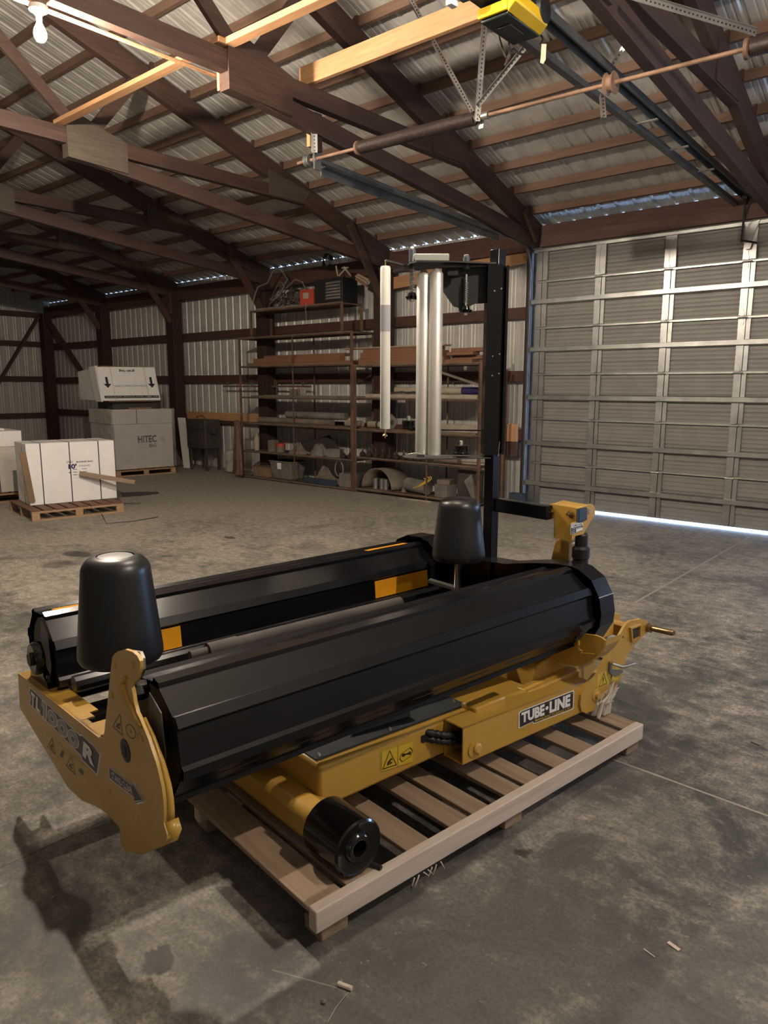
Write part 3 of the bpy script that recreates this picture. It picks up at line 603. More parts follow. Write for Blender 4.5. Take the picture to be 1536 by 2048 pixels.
for q in (.385,.535,.685):
    el = lambda k_: [(q+.078*k_*math.cos(R(15*i)), .5+.42*k_*math.sin(R(15*i))) for i in range(24)]
    d.poly(el(1.0), 2, 1); d.poly(el(.90), 3, 2); d.poly(el(.40), 4, 1); d.poly(el(.31), 5, 0)
d.mb.build('model_decal', ['dblk','dwhite','dgrey'], EF, smooth=False)
d = dquad((752,1428),(1000,1620),(748,1330),(975,1512))
hd = [(0,0),(.84,.02),(.83,-.42),(1.14,.36),(.86,1.42),(.86,1.02),(0,1)]
d.poly(hd, 0, 1); c_ = (.5,.5); d.poly([(.5+(x-.5)*.955, .5+(y-.5)*.86) for x, y in hd], 1, 0); d.poly([(.5+(x-.5)*.93, .5+(y-.5)*.80) for x, y in hd], 2, 1); d.poly([(.5+(x-.5)*.905, .5+(y-.5)*.74) for x, y in hd], 3, 0)
d.text('STAND CLEAR', .13,.24,.80,.78, 4, 1, .01); d.mb.build('stand_clear_decal', ['dblk','dwhite'], EF, smooth=False)
def hazard(d, a0, b0, a1, b1, sym='arm'):
    w_, h = a1-a0, b1-b0; T = [(a0,b0),(a1,b0),((a0+a1)/2,b1)]; d.ring(T, .16, 1, 1)
    def s_(pts): d.poly([(a0+w_*x, b0+h*y) for x, y in pts], 1, 1)
    if sym == 'ex': s_([(.47,.24),(.53,.24),(.56,.62),(.44,.62)]); s_([(.46,.12),(.54,.12),(.54,.19),(.46,.19)])
    else: s_([(.30,.16),(.42,.14),(.62,.42),(.70,.30),(.66,.52),(.52,.46),(.36,.34),(.34,.28)]); s_([(.46,.14),(.60,.18),(.72,.26),(.56,.30)])
d = dquad((775,1040),(960,1205),(798,890),(985,1050))
d.rect(0,0,1,1,0,0); hazard(d,.02,.05,.46,.95); d.ring([(.72+.2*math.cos(i*.5236),.55+.3*math.sin(i*.5236)) for i in range(12)], .12, 1, 1); d.rect(.70,.50,.75,.60,1,1); d.mb.build('warning_decal', ['yellow_edge','dblk'], EF, smooth=False)
d = dquad((275,1190),(580,1500),(285,1075),(590,1360))
d.rect(0,0,1,1,0,0); hazard(d,.03,.1,.25,.95); hazard(d,.52,.1,.76,.95); d.poly([(.36,.3),(.44,.35),(.46,.8),(.41,.75)],1,1); d.poly([(.82,.5),(.90,.45),(.94,.65),(.88,.75),(.83,.68)],1,1); d.mb.build('warning_decal', ['yellow_edge','dblk'], EF, smooth=False)
# bearing blocks of the rollers behind the plate
def bearing(vc, zc, u, zb):
    b = MB(); b.lathe([(.022,0),(.055,.0),(.062,.012),(.062,.035),(.04,.05),(.04,.07)], P(vc,u,zc), UU, 24)
    b.prism([P(vc+x, u+.02, z) for x, z in ((-.11,zb),(.11,zb),(.10,zb+.035),(.06,zb+.05),(.05,zc+.02),(-.05,zc+.02),(-.06,zb+.05),(-.10,zb+.035))], UU*.03)
    for s in (-.085,.085): b.lathe([(.014,0),(.014,.02),(.01,.028)], P(vc+s,u+.035,zb+.035), EZ, 6)
    return b.build('roller_bearing', 'gloss_black', BW)
bearing(FV, FZ, .705, .495); 
b = MB(); c = P(NV,.722,NZ+.0); b.lathe([(.05,0),(.055,.02),(.03,.035)], c, UU, 7); b.build('roller_bearing', 'gloss_black', BW)
b = MB(); c = Vector(P(*pp(985,760,.735))); b.lathe([(.026,-.02),(.03,0),(.026,.02)], c, UU, 8); b.build('clamp_knob', 'gloss_black', BW)
for vc, zc, s in ((FV, FZ, 1), (NV, NZ, 1)):
    b = MB(); b.prism([P(vc+x, .738, zc+z) for x, z in ((.03,.15),(.10,.115),(.115,.0),(.10,-.04),(.06,-.02),(.03,.04),(.02,.1))], UU*.003); b.build('bearing_cover', 'greytape', BW)
# cone rollers
def cone(v, u, zb, zt_, rb, rt, post=None, name='bale_guide_cone', cap=True):
    H = zt_-zb; sh = .05
    prof = [(rb-.006,0),(rb,.012),(rb,.03)]+[(rb+(rt-rb)*t_, .03+(H-sh-.03)*t_) for t_ in (.33,.66,1)]
    for i in range(1, 8): a = R(90*i/7); prof.append((rt-sh*.95*(1-math.cos(a)), H-sh+sh*math.sin(a)))
    prof += [(.062,H-.001),(.058,H-.004),(.055,H-.0045)]
    b = MB(); b.lathe(prof, P(v,u,zb), EZ, 56); o = b.build(name, 'plastic', BW)
    b = MB(); b.lathe([(.052,H-.006),(.052,H-.001),(.049,H)], P(v,u,zb), EZ, 32); b.build('top_cap', 'dgrey' if cap else 'plastic', o)
    b = MB(); z0 = post if post else zb-.18; b.tube([P(v,u,z0), P(v,u,zb+.01)], .018, 18); b.lathe([(.026,0),(.026,.02)], P(v,u,zb-.022), EZ, 16); b.build('spindle', 'chrome', o)
    return o
cone(-2.19, .815, .755, 1.085, .129, .104)
cone(-2.315, 2.5, .79, 1.085, .126, .100, .60, cap=False)
b = MB(); b.bar(P(-2.45,2.44,.665), P(-2.32,2.5,.64), .035, .014); b.build('spindle_bracket', 'galv', BW)
# ---------------- right hand guard around the roller ends
def k2(x, y): return (1040+x/7.68, 1100+y/7.68)
o2 = [mU(*k2(*p), 2.76) for p in ((740,160),(1000,200),(1110,250),(1300,410),(1420,670),(1450,930),(1425,1100),(1270,1330))]
pro = [(a[0], a[2]) for a in o2]
mid = [(-2.00,.80),(-2.16,.765),(-2.335,.755),(-2.52,.70),(-2.62,.74),(-2.68,.79),(-2.74,.805),(-2.84,.80),(-2.92,.765),(-2.97,.70),(-2.99,.60),(-2.95,.50),(-2.88,.44)]
ring = [pro[-1]]+pro[::-1][1:]+mid
b = MB(); n = len(ring)
b.v = [P(v,2.655,z) for v, z in ring]+[P(v,2.76,z) for v, z in ring]; b.f = [(i,i+1,n+i+1,n+i) for i in range(n-1)]; b.m = [0]*(n-1)
G = b.build('roller_guard', 'black', BW, solid=.005, smooth=False)
b = MB(); b.prism([P(v,2.757,z) for v, z in ring+[(-2.8,.42),(-2.5,.40),(-2.2,.42),(-1.9,.42),(-1.76,.44)]], UU*.006); b.build('guard_backplate', 'black', G)
b = MB(); s0, s1 = Vector(P(*[pro[4][0],2.65,pro[4][1]])), Vector(P(*[pro[4][0],2.765,pro[4][1]])); b.tube([s0+EZ*.002+VV*.003, s1+EZ*.002+VV*.003], .0022, 6); b.build('weld_seam', 'dgrey', G)
# yellow cradle under the right end
cr = [mU(x_, y_, 2.60) for x_, y_ in ((1098,1312),(1112,1322),(1132,1329),(1152,1332),(1165,1330),(1182,1322),(1198,1308),(1208,1293),(1210,1281),(1204,1276),(1192,1271),(1170,1268),(1150,1285),(1120,1300))]
b = MB(); b.prism(q_(cr), UU*.01, 0, 1)
rim = cr[:9]
for i in range(len(rim)-1): b.add([P(*rim[i]), P(*rim[i+1]), P(*rim[i+1])+UU*.12, P(*rim[i])+UU*.12], [(0,1,2,3)])
b.build('roller_cradle', ['yellow','yellow_edge'], BW)
b = MB(); lb = [mU(x_, y_, 2.585) for x_, y_ in ((1152,1282),(1156,1280),(1158,1300),(1163,1302),(1161,1306),(1188,1308),(1186,1311),(1152,1310))]; b.prism(q_(lb), UU*.012); b.lathe([(.008,0),(.008,.01)], P(*mU(1160,1294,2.58)), -UU, 8, 1); b.build('cradle_bracket', ['yellow','chrome'], BW)
b = MB(); b.cell(q_([(-2.10,2.42,.22),(-1.83,2.42,.22),(-1.83,2.75,.22),(-2.10,2.75,.22),(-2.10,2.50,.43),(-1.83,2.50,.40),(-1.83,2.72,.43),(-2.10,2.75,.46)])); b.build('frame_gusset', 'yellow', BW, bevel=.006)
# ---------------- base frame
b = MB(); b.cell(q_([(-2.11,1.297,.211),(-1.80,1.297,.211),(-1.80,2.42,.205),(-2.11,2.42,.205),(-2.11,1.297,.369),(-1.80,1.297,.369),(-1.80,2.42,.330),(-2.11,2.42,.330)])); MBm = b.build('main_beam', 'yellow', BW, bevel=.012)
b = MB(); b.cell(q_([(-2.10,1.31,.369),(-1.84,1.31,.369),(-1.84,2.05,.343),(-2.10,2.05,.343),(-2.10,1.31,.375),(-1.84,1.31,.375),(-1.84,2.05,.349),(-2.10,2.05,.349)])); b.build('beam_cover', 'grey_plate', MBm)
for v, u in ((-1.85,1.33),(-1.85,1.65),(-1.88,2.02),(-1.95,1.46)):
    b = MB(); b.lathe([(.008,0),(.008,.004),(.004,.012)], P(v,u,.375-.036*(u-1.31)), EZ, 8); b.build('cover_screw', 'galv', MBm)
b = MB(); b.cell(q_([(-2.0,1.68,.372),(-1.90,1.50,.374),(-1.88,1.78,.368),(-2.0,1.80,.368),(-2.0,1.68,.400),(-1.90,1.50,.378),(-1.88,1.78,.392),(-2.0,1.80,.402)])); b.build('cover_tab', 'grey_plate', MBm)
def mvp(x, y, v=-1.799): return P(*mV(x, y, v))
kA = lambda x, y: (580+x/4.042, 1360+y/4.042)
d = Decal(mvp(*kA(733,745)), mvp(*kA(1003,660)), mvp(*kA(733,575)), VV, mvp(*kA(1003,487)))
d.rect(0,0,1,1,0,0); d.ring([(.02,.02),(.98,.02),(.98,.98),(.02,.98)], .015, 1, 1); d.rect(.495,.0,.505,1,1,1); hazard(d,.04,.10,.47,.93)
d.ring([(.54,.35),(.60,.58),(.88,.74),(.96,.55),(.90,.32),(.62,.16)], .12, 1, 1); d.rect(.66,.44,.86,.51,1,1)
for cx in (.665,.855): d.poly([(cx-.04,.40),(cx+.04,.40),(cx+.045,.55),(cx-.045,.55)], 1, 1)
d.mb.build('warning_decal', ['dyel','dblk'], MBm, smooth=False)
b = MB(); hole = [mvp(*kA(x_,y_), -1.799) for x_, y_ in ((1060,452),(1165,410),(1168,450),(1185,462),(1070,508),(1058,500))]; b.prism(hole, VV*.002); b.build('hose_opening', 'ink', MBm)
# hoses: spiral wrapped pair looping from the beam into the arm
for dz in (0, .028):
    b = MB(); pts = [P(-1.85,1.77,.305+dz*.8), P(-1.795,1.80,.300+dz*.9), P(-1.762,1.85,.285+dz*.9), P(-1.752,1.93,.265+dz*.9), P(-1.75,2.05,.255+dz*.8)]; sm = []
    for i in range(len(pts)-1):
        for q in range(9): sm.append(Vector(pts[i]).lerp(Vector(pts[i+1]), q/9))
    b.tube(sm, [.0145 if i % 3 else .0115 for i in range(len(sm))], 12); b.build('hydraulic_hose', 'black_dull', BW)
# cross tube and drum
b = MB(); b.box((-2.62,1.205,.150),(-1.735,1.32,.262), 0, P); b.build('cross_tube', 'yellow', BW, bevel=.028)
DR = thing_c = None
b = MB(); b.lathe([(.02,0),(.083,0),(.090,.006),(.090,.17),(.084,.176),(.078,.172),(.050,.168),(.046,.176),(.040,.182),(.036,.182),(.026,.178),(.026,.10)], P(-1.735,1.268,.212), VV, 48); DRM = b.build('transport_drum', 'gloss_black', BW)
b = MB(); b.tube([P(-1.60,1.30,.135), P(-1.555,1.33,.128), P(-1.535,1.335,.126)], .008, 8); b.build('drum_pin', 'black_dull', DRM)
# hitch arm
b = MB(); W0, W1 = -1.80, -1.70
AX = [(1.882,.202,.353),(2.70,.172,.315)]
hw = .004
for (v0, v1, zf0, zf1) in ((W0, W1, 0, 0),):
    (ua,za,zb_), (ub,zc_,zd) = AX
    t_ = .008
    b.cell(q_([(v1-t_,ua,za),(v1,ua,za),(v1,ub,zc_),(v1-t_,ub,zc_),(v1-t_,ua,zb_),(v1,ua,zb_),(v1,ub,zd),(v1-t_,ub,zd)]))
    b.cell(q_([(v0,ua,za),(v0+t_,ua,za),(v0+t_,ub,zc_),(v0,ub,zc_),(v0,ua,zb_),(v0+t_,ua,zb_),(v0+t_,ub,zd),(v0,ub,zd)]))
    b.cell(q_([(v0,ua,zb_-t_),(v1,ua,zb_-t_),(v1,ub,zd-t_),(v0,ub,zd-t_),(v0,ua,zb_),(v1,ua,zb_),(v1,ub,zd),(v0,ub,zd)]))
    b.cell(q_([(v0,ua,za),(v1,ua,za),(v1,ub,zc_),(v0,ub,zc_),(v0,ua,za+t_),(v1,ua,za+t_),(v1,ub,zc_+t_),(v0,ub,zc_+t_)]))
ARM = b.build('hitch_arm', 'yellow', BW, bevel=.003)
kB = lambda x, y: (880+x/4.042, 1280+y/4.042)
av = lambda x, y: P(*mV(*kB(x, y), -1.6995))
d = Decal(av(634,716), av(1078,562), av(634,580), VV, av(1084,402))
lg = [(0,0),(.255,.09),(.255,.005),(.985,.0),(1,.13),(1,.98),(.985,1),(.02,1),(0,.9)]
lg = [(0,.02),(.02,0),(.235,.10),(.25,-.02),(.28,-.035),(.97,.02),(1,.08),(1,.93),(.985,1),(.03,1),(0,.93)]
d.poly(lg, 0, 1); d.poly([(.5+(x-.5)*.965, .5+(y-.5)*.90) for x, y in lg], 1, 0)
d.text('TUBE', .045,.26,.445,.88, 2, 1, .05); d.text('LINE', .535,.26,.925,.88, 2, 1, .05)
d.poly([(.488+.028*math.cos(i*.5236),.60+.10*math.sin(i*.5236)) for i in range(12)], 2, 1); d.text('MANUFACTURING LTD', .28,.065,.945,.205, 2, 2, .006); d.text('TM', .94,.84,.965,.89, 2, 1)
d.mb.build('maker_decal', ['dblk','dwhite','dyel'], ARM, smooth=False)
for px in ((290,870),):
    c = av(*px); b = MB(); b.lathe([(.020,0),(.020,.012),(.014,.016)], c, VV, 20); b.tube([c+VV*.012-EZ*.012, c+VV*.012-EZ*.026+UU*.004], .004, 8); b.build('pivot_pin', 'yellow_edge', ARM)
    b = MB(); b.lathe([(.032,0),(.032,.004)], c-UU*.012, VV, 20); b.build('pin_washer', 'yellow', ARM)
b = MB(); b.box((-1.835,2.36,.25),(-1.77,2.74,.335), 0, P); b.box((-1.84,2.02,.3),(-1.76,2.2,.366), 0, P); b.build('inner_tube', 'yellow', BW, bevel=.008)
# hitch plate at the far end of the arm
kH = lambda x, y: (1020+x/4.518, 1100+y/4.518)
HO = [(740,1160),(680,1230),(645,1310),(635,1400),(650,1460),(690,1475),(740,1455),(790,1425),(830,1390),(870,1345),(950,1250),(1010,1150),(1030,1060),(1055,960),(1100,900),(1150,830),(1235,750),(1260,690),(1240,640),(1180,625),(1090,640),(1055,665),(1030,700),(960,830),(850,1000)]
hpv = -1.688
hv = lambda x, y, v=hpv: P(*mV(*kH(x, y), v))
b = MB(); b.prism([hv(*p) for p in HO], -VV*.012, 0, 1); HP = b.build('hitch_plate', ['yellow','yellow_edge'], BW)
b = MB(); b.prism([hv(*p)-VV*.145 for p in HO[:2]+HO[2:8]+[(950,1250),(1010,1150),(1055,960),(1150,830),(1235,750),(1240,640),(1090,640),(960,830)]], -VV*.012, 0, 1); b.build('inner_hitch_plate', ['yellow','yellow_edge'], HP)
c0 = hv(1075,700); c1 = hv(1170,665); c2 = hv(1165,790); c3 = hv(1085,830)
b = MB(); s_ = [c0, c1, c2, c3]; cc_ = (c0+c1+c2+c3)/4
for a_, e_ in ((c0,c1),(c1,c2),(c2,c3),(c3,c0)):
    ia, ie = a_.lerp(cc_, .22), e_.lerp(cc_, .22); b.add([a_+VV*.012, e_+VV*.012, ie+VV*.012, ia+VV*.012, a_-VV*.02, e_-VV*.02, ie-VV*.25, ia-VV*.25], [(0,1,2,3),(0,4,5,1),(3,2,6,7)])
b.build('square_socket', 'yellow', HP)
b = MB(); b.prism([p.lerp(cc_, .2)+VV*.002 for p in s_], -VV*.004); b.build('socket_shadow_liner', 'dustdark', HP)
# lower link pin
c = hv(1245,700); b = MB(); ax = (P(*mV(*kH(1405,735), hpv+.10))-c).normalized()
b.lathe([(.022,-.01),(.022,.02),(.014,.022),(.014,.14),(.011,.15)], c, ax, 20); b.build('lower_link_pin', 'bronze', HP)
# locking pin with a bent handle
c = hv(900,1010); b = MB(); b.tube([c-VV*.1, c+VV*.015, hv(930,1030,hpv+.03), hv(1010,1055,hpv+.055), hv(1060,1045,hpv+.065), hv(1125,1025,hpv+.07)], .009, 12); b.build('locking_pin', 'chrome', HP)
b = MB(); b.prism([hv(*p)+VV*.001 for p in ((890,1010),(905,1005),(910,1075),(1008,1080),(1005,1105),(960,1135),(900,1120),(885,1100))], VV*.006); b.build('pin_keeper', 'greytape', HP)
b = MB(); b.lathe([(.028,0),(.028,.003),(.014,.004),(.014,.018)], hv(775,1310), VV, 18); b.build('pivot_bolt', 'yellow_edge', HP)
b = MB(); b.lathe([(.005,0),(.005,.002)], hv(1020,785), VV, 12); b.build('bolt_hole', 'dustdark', HP)
d = Decal(hv(785,1250)+VV*0, hv(975,1170), hv(790,1125), VV, hv(1005,1040)); d.rect(0,0,1,1,0,0); hazard(d,.05,.05,.46,.98,'ex')
for i in range(5): d.rect(.62+i*.07,.62,.66+i*.07,.78,1,1)
d.rect(.60,.3,.66,.75,1,1); d.mb.build('warning_decal', ['dyel','dblk'], HP, smooth=False)
# rear cross member, couplings
b = MB(); b.tube([P(-2.5,2.86,.53), P(-1.72,2.86,.53)], .045, 4); b.box((-2.05,2.80,.47),(-1.72,2.92,.56), 0, P); b.build('rear_cross_member', 'yellow', BW, bevel=.006)
b = MB()
for i in range(9): 
    a = random.random()*6; b.tube([P(-1.82+.03*math.cos(i), 2.74+.012*i, .44+.02*math.sin(i*2)), P(-1.79+.03*math.sin(i), 2.77+.012*i, .48), P(-1.86, 2.80+.008*i, .45+.01*i)], .007, 6)
b.build('wiring_bundle', 'cable', BW)
# ---------------- 3-point mast with tower
m0 = lambda x, y, u=2.80: P(*mU(x, y, u))
kM = lambda x, y: (1080+x/10.97, 980+y/10.97)
b = MB()
fr = [m0(*kM(*p)) for p in ((215,305),(790,400),(770,700),(650,720),(640,1110),(350,1060),(300,1040),(310,640),(200,600))]
b.prism(fr, UU*.012, 0, 1)
top = [m0(*kM(*p)) for p in ((215,305),(790,400))]; b.add([top[0], top[1], top[1]+UU*.13, top[0]+UU*.13], [(0,1,2,3)])
MA = b.build('top_link_mast', ['yellow','yellow_edge'], BW)
vm = mU(*kM(790,400), 2.80)[0]
mr = lambda x, y, o=0.: P(*mV(*kM(x, y), vm+o))
cheek = [mr(*p) for p in ((790,400),(1080,300),(1130,320),(1170,400),(1165,530),(940,900),(920,960),(740,1000),(690,1060),(660,1110),(650,730),(770,700))]
b = MB(); b.prism(cheek, VV*.010, 0, 1); b.prism([p-VV*.13+UU*.0 for p in cheek[:6]], -VV*.010, 0, 1); b.build('mast_cheek', ['yellow','yellow_edge'], MA)
b = MB(); b.prism([mr(*p, .011) for p in ((800,420),(1000,375),(1030,400),(1025,650),(945,690),(940,720),(800,715))], VV*.002); b.build('square_opening', 'black_dull', MA)
b = MB(); b.prism([mr(*p, .013) for p in ((860,415),(1000,380),(1025,400),(1020,640),(860,690))], VV*.001); b.build('tube_end', 'blue', MA)
b = MB(); c = mr(1085,470, .0115); b.lathe([(.011,0),(.011,.002)], c, VV, 20); b.build('link_hole', 'dgrey', MA)
d = Decal(mr(668,980,.012), mr(940,880,.012), mr(668,745,.012), VV, mr(945,695,.012)); d.rect(0,0,1,1,0,1); d.rect(.03,.03,.97,.97,1,0); d.rect(.05,.60,.95,.95,2,1); d.text('TUBE-LINE', .10,.66,.90,.88, 3, 0, .03); d.rect(.42,.06,.94,.38,2,1); d.rect(.08,.28,.34,.32,2,1); d.rect(.08,.12,.34,.16,2,1); d.rect(.12,.46,.86,.50,2,1)
d.mb.build('serial_plate', ['dblk','dwhite'], MA, smooth=False)
for px in ((255,460),(680,520)):
    c = m0(*kM(*px)); b = MB(); b.lathe([(.018,0),(.018,.004),(.013,.005),(.013,.014),(.007,.015),(.007,.032)], c, -UU, 6); b.build('mast_bolt', 'brass', MA)
b = MB(); lo = [m0(*kM(*p), 2.86) for p in ((350,1065),(450,1085),(620,1160),(600,1560),(440,1560),(215,1560),(300,1200))]; b.prism(lo, UU*.07, 0); b.build('mast_leg', 'yellow', MA, bevel=.01)
b = MB(); c = Vector(m0(*kM(890,1500), 2.86)); b.lathe([(.034,-.10),(.036,.0),(.041,.006),(.041,.048),(.034,.056),(.030,.060),(.030,.112),(.026,.118)], c, EZ, 28); b.build('hydraulic_cylinder', 'black_dull', BW)
# tower post + cross bar
b = MB(); pc = (-2.345, 2.765); hs = .0275
ptop = mU(1006,497,2.765)[2]
b.box((pc[0]-hs,pc[1]-hs,.60),(pc[0]+hs,pc[1]+hs,ptop), 0, P); TW = b.build('tower_post', 'black', BW, bevel=.004)
b = MB(); zb_ = mU(1050,1018,2.78); b.box((pc[0]+hs,2.755,zb_[2]-.032),(-2.0,2.80,zb_[2]+.034), 0, P); b.build('cross_bar', 'black', BW, bevel=.004)
# film stretcher on the tower (built in the plane facing the camera side)
DP = P(*pc, 0).dot(FWH)
def hp(x, y, d=0.): return hit(x, y, FWH, DP+d)
FS = b_ = None
b = MB()
zt_, zb2 = hp(990,532).z, hp(990,908).z
mc = P(-2.345, 2.765, 0)
def RF(s, f, z): return mc+RW*s+FWH*f+EZ*z-EZ*mc.z
b.box((-.052,-.045,zb2),(-.040,.06,zt_), 0, RF); b.box((-.052,.045,zb2),(.050,.06,zt_), 0, RF); b.box((.040,-.02,zb2),(.052,.06,zt_), 0, RF); b.box((-.052,-.052,zb2),(.018,-.042,zt_), 0, RF)
FM = b.build('film_unit_channel', 'black', BW)
for z in (zb2+.38, zt_-.12, zt_-.42):
    b = MB(); b.lathe([(.004,0),(.004,.004)], RF(-.02,-.053,z), -FWH, 8); b.lathe([(.004,0),(.004,.004)], RF(.012,-.053,z+.01), -FWH, 8); b.build('channel_bolt', 'galv', FM)
kT = lambda x, y: (740+x/4.518, 480+y/4.518)
gp = [hp(*kT(*p)) for p in ((650,250),(650,450),(755,600),(800,612),(810,640),(950,575),(1060,570),(1110,640),(1110,240))]
b = MB(); b.prism(gp, FWH*.010); b.build('gusset_plate', 'black_dull', FM)
zu = hp(900,531).z
def sx_(x, y=700): return (hp(x, y)-mc).dot(RW)
b = MB(); b.prism([RF(sx_(x_), f_, zu) for x_, f_ in ((818,-.05),(830,-.09),(902,-.09),(985,-.05),(990,.05),(900,.09),(835,.10),(812,.05))], EZ*.007); b.build('top_plate', 'black_dull', FM)
b = MB(); b.box((sx_(824),-.075,zu+.007),(sx_(893),.02,zu+.042), 0, RF); b.build('grey_gear_cover', 'grey_block', FM, bevel=.006)
b = MB(); b.bar(hp(786,543), hp(824,536), .05, .012, EZ); b.bar(hp(895,548,-.05), hp(916,547,-.05), .03, .02, EZ); b.build('side_arm', 'black_dull', FM)
zl = hp(900,913).z
b = MB(); b.prism([RF(sx_(x_), f_, zl) for x_, f_ in ((812,-.05),(828,-.10),(895,-.10),(985,-.05),(990,.05),(900,.10),(840,.12),(806,.04))], -EZ*.005); b.build('bottom_plate', 'dustdark', FM)
b = MB(); b.cell([RF(a_, f_, z_) for z_ in (zl, zl+.012) for a_, f_ in ((sx_(850),-.095),(sx_(905),-.10),(sx_(905),-.07),(sx_(850),-.06))]); b.tube([RF(sx_(818),-.03,zl+.012),RF(sx_(832),-.06,zl+.022),RF(sx_(842),-.05,zl+.014)], .004, 6); b.tube([RF(sx_(1001),-.02,zl+.005),RF(sx_(1003),-.02,zl+.075)], .003, 6); b.build('spring_latch', 'galv', FM)
for xa in (845.5, 869.5):
    f_ = -.045 if xa > 860 else -.02
    c = RF(sx_(xa), f_, 0); zlo = zl+.012; zhi = hp(xa, 547 if xa < 860 else 545).z
    b = MB(); b.lathe([(.018,zlo-.008),(.018,zlo),(.0315,zlo+.002),(.0325,zlo+.008),(.0325,zhi-.016),(.028,zhi-.006),(.02,zhi),(.012,zhi+.012)], (c.x,c.y,0), EZ, 36); b.build('stretch_roller', 'alu', FM)
    b = MB(); b.lathe([(.03,zlo-.012),(.032,zlo-.006),(.02,zlo-.002)], (c.x,c.y,0), EZ, 24); b.build('roller_bushing', 'galv', FM)
# white plastic dolly roller hanging free at the left
c = RF(sx_(770.5), -.03, 0); z0, z1 = hp(770,857).z, hp(770,534).z
b = MB(); b.lathe([(.0225,z0),(.0245,z0+.006),(.0245,z1-.012),(.021,z1-.002),(.012,z1)], (c.x,c.y,0), EZ, 30); WR = b.build('dolly_roller', 'white', BW)
b = MB(); b.lathe([(.0249,z0+(z1-z0)*.605),(.0249,z0+(z1-z0)*.765)], (c.x,c.y,0), EZ, 30); b.build('grey_film_band', 'grey_band', WR)
b = MB(); b.lathe([(.0035,z1-.01),(.0035,z1+.022)], (c.x,c.y,0), EZ, 10); b.lathe([(.006,z0-.012),(.006,z0+.002)], (c.x,c.y,0), EZ, 10); b.lathe([(.003,z0-.045),(.004,z0-.01)], (c.x,c.y,0), EZ, 10); b.lathe([(.012,z0-.036),(.012,z0-.031),(.005,z0-.024)], (c.x,c.y,0), EZ, 6); b.build('roller_spindle', 'brass', WR)
b = MB(); b.bar((c.x,c.y,z1+.024), RF(sx_(815),.02,z1+.006), .02, .008); b.build('roller_arm', 'black_dull', WR)
# spring loaded film holders, top and bottom
for (xa, yb, yt, yh0, yh1, dd) in ((824,592,538,500,517,.04),(931,619,562,515,530,-.02)):
    c = hp(xa, yb, dd); zs0, zs1 = hp(xa, yb-12, dd).z, hp(xa, yt, dd).z; zc = c.z
    b = MB(); b.lathe([(.006,0),(.026,.0),(.03,.006),(.034,.012),(.022,.016),(.018,.03),(.010,.034)], (c.x,c.y,zc-.016), EZ, 20); o = b.build('film_clamp', 'gloss_black', FM)
    b = MB(); hx = []
    for i in range(96): a = i*.7854; hx.append((c.x+.0115*math.cos(a), c.y+.0115*math.sin(a), zs0+(zs1-zs0)*i/95))
    b.tube(hx, .0022, 5); b.tube([(c.x,c.y,zc), (c.x,c.y,zs1+.03)], .006, 8); b.build('compression_spring', 'chrome', o)
    b = MB(); b.lathe([(.017,hp(xa,yh1,dd).z-.02),(.017,hp(xa,yh0,dd).z),(.012,hp(xa,yh0,dd).z+.004)], (c.x,c.y,0), EZ, 18); b.build('clamp_handle', 'hood', o)
    b = MB(); b.lathe([(.012,0),(.014,.004),(.010,.010)], (c.x,c.y,hp(xa,yh0,dd).z+.003), EZ, 6); b.lathe([(.011,0),(.011,.01)], (c.x,c.y,zc-.026), EZ, 6); b.build('clamp_nut', 'chrome', o)
for (xa, ya, dd) in ((922,903,-.03),(817,853,.10)):
    c = hp(xa, ya, dd); b = MB(); b.lathe([(.042,-.012),(.044,-.006),(.034,-.002),(.034,.024),(.036,.028),(.03,.031)], c, EZ, 28); o = b.build('core_plug', 'gloss_black', FM)
    b = MB(); b.lathe([(.010,.03),(.010,.048),(.006,.054)], c, EZ, 6); b.build('plug_bolt', 'chrome', o)
    if xa < 900: b = MB(); b.bar(c-EZ*.016, RF(-.04,.05,c.z-.016), .04, .006); b.build('plug_arm', 'black_dull', o)
# frayed rope at the hitch
b = MB(); rc = P(-1.72, 2.80, .13); random.seed(11)
for i in range(46):
    a = random.uniform(-.7,.7); l = random.uniform(.07,.15); s_ = rc+VV*random.uniform(-.03,.05)+UU*random.uniform(-.05,.05)
    b.tube([s_, s_+EZ*l*.6+UU*math.sin(a)*l*.2+VV*.01, s_+EZ*l*.95+UU*(math.sin(a)*l*.5+.03)+VV*random.uniform(-.02,.05)], [.008,.007,.002], 5)
tag(b.build('frayed_rope', 'rope'), 'frayed white rope end bunched under the hitch plate on the pallet', 'rope')
# ---------------- pallet under the machine
PT, PV0, PV1, PU0, PU1 = .12, -2.95, -1.515, 1.07, 2.87
PA = thing('shipping_pallet', 'weathered slatted wooden pallet under the yellow and black wrapper', 'pallet', P((PV0+PV1)/2,(PU0+PU1)/2,0), -YM)
random.seed(5)
us = [(1.07,1.19),(1.212,1.335),(1.46,1.56),(1.66,1.75),(1.775,1.86),(1.955,2.045),(2.07,2.16),(2.255,2.345),(2.43,2.53),(2.63,2.725),(2.76,2.865)]
for a_, e_ in us:
    dv = random.uniform(-.006,.004); b = MB(); b.box((PV0,a_,PT-.018),(PV1-.0385+dv*.2,e_,PT), 0, P); b.build('deck_board', 'slat', PA, bevel=.003)
for v in (PV1-.002, (PV0+PV1)/2, PV0+.04):
    b = MB(); b.box((v-.038,PU0+.003,.048),(v,PU1,PT-(.0 if v > -1.6 else .018)), 0, P); b.build('stringer', 'stringer', PA, bevel=.004)
for v in (PV1-.05, (PV0+PV1)/2-.03, PV0+.04):
    for u in (1.10, 1.93, 2.76):
        b = MB(); b.box((v-.05,u,.0),(v+.035,u+.10,.049), 0, P); b.build('foot_block', 'slat', PA, bevel=.004)
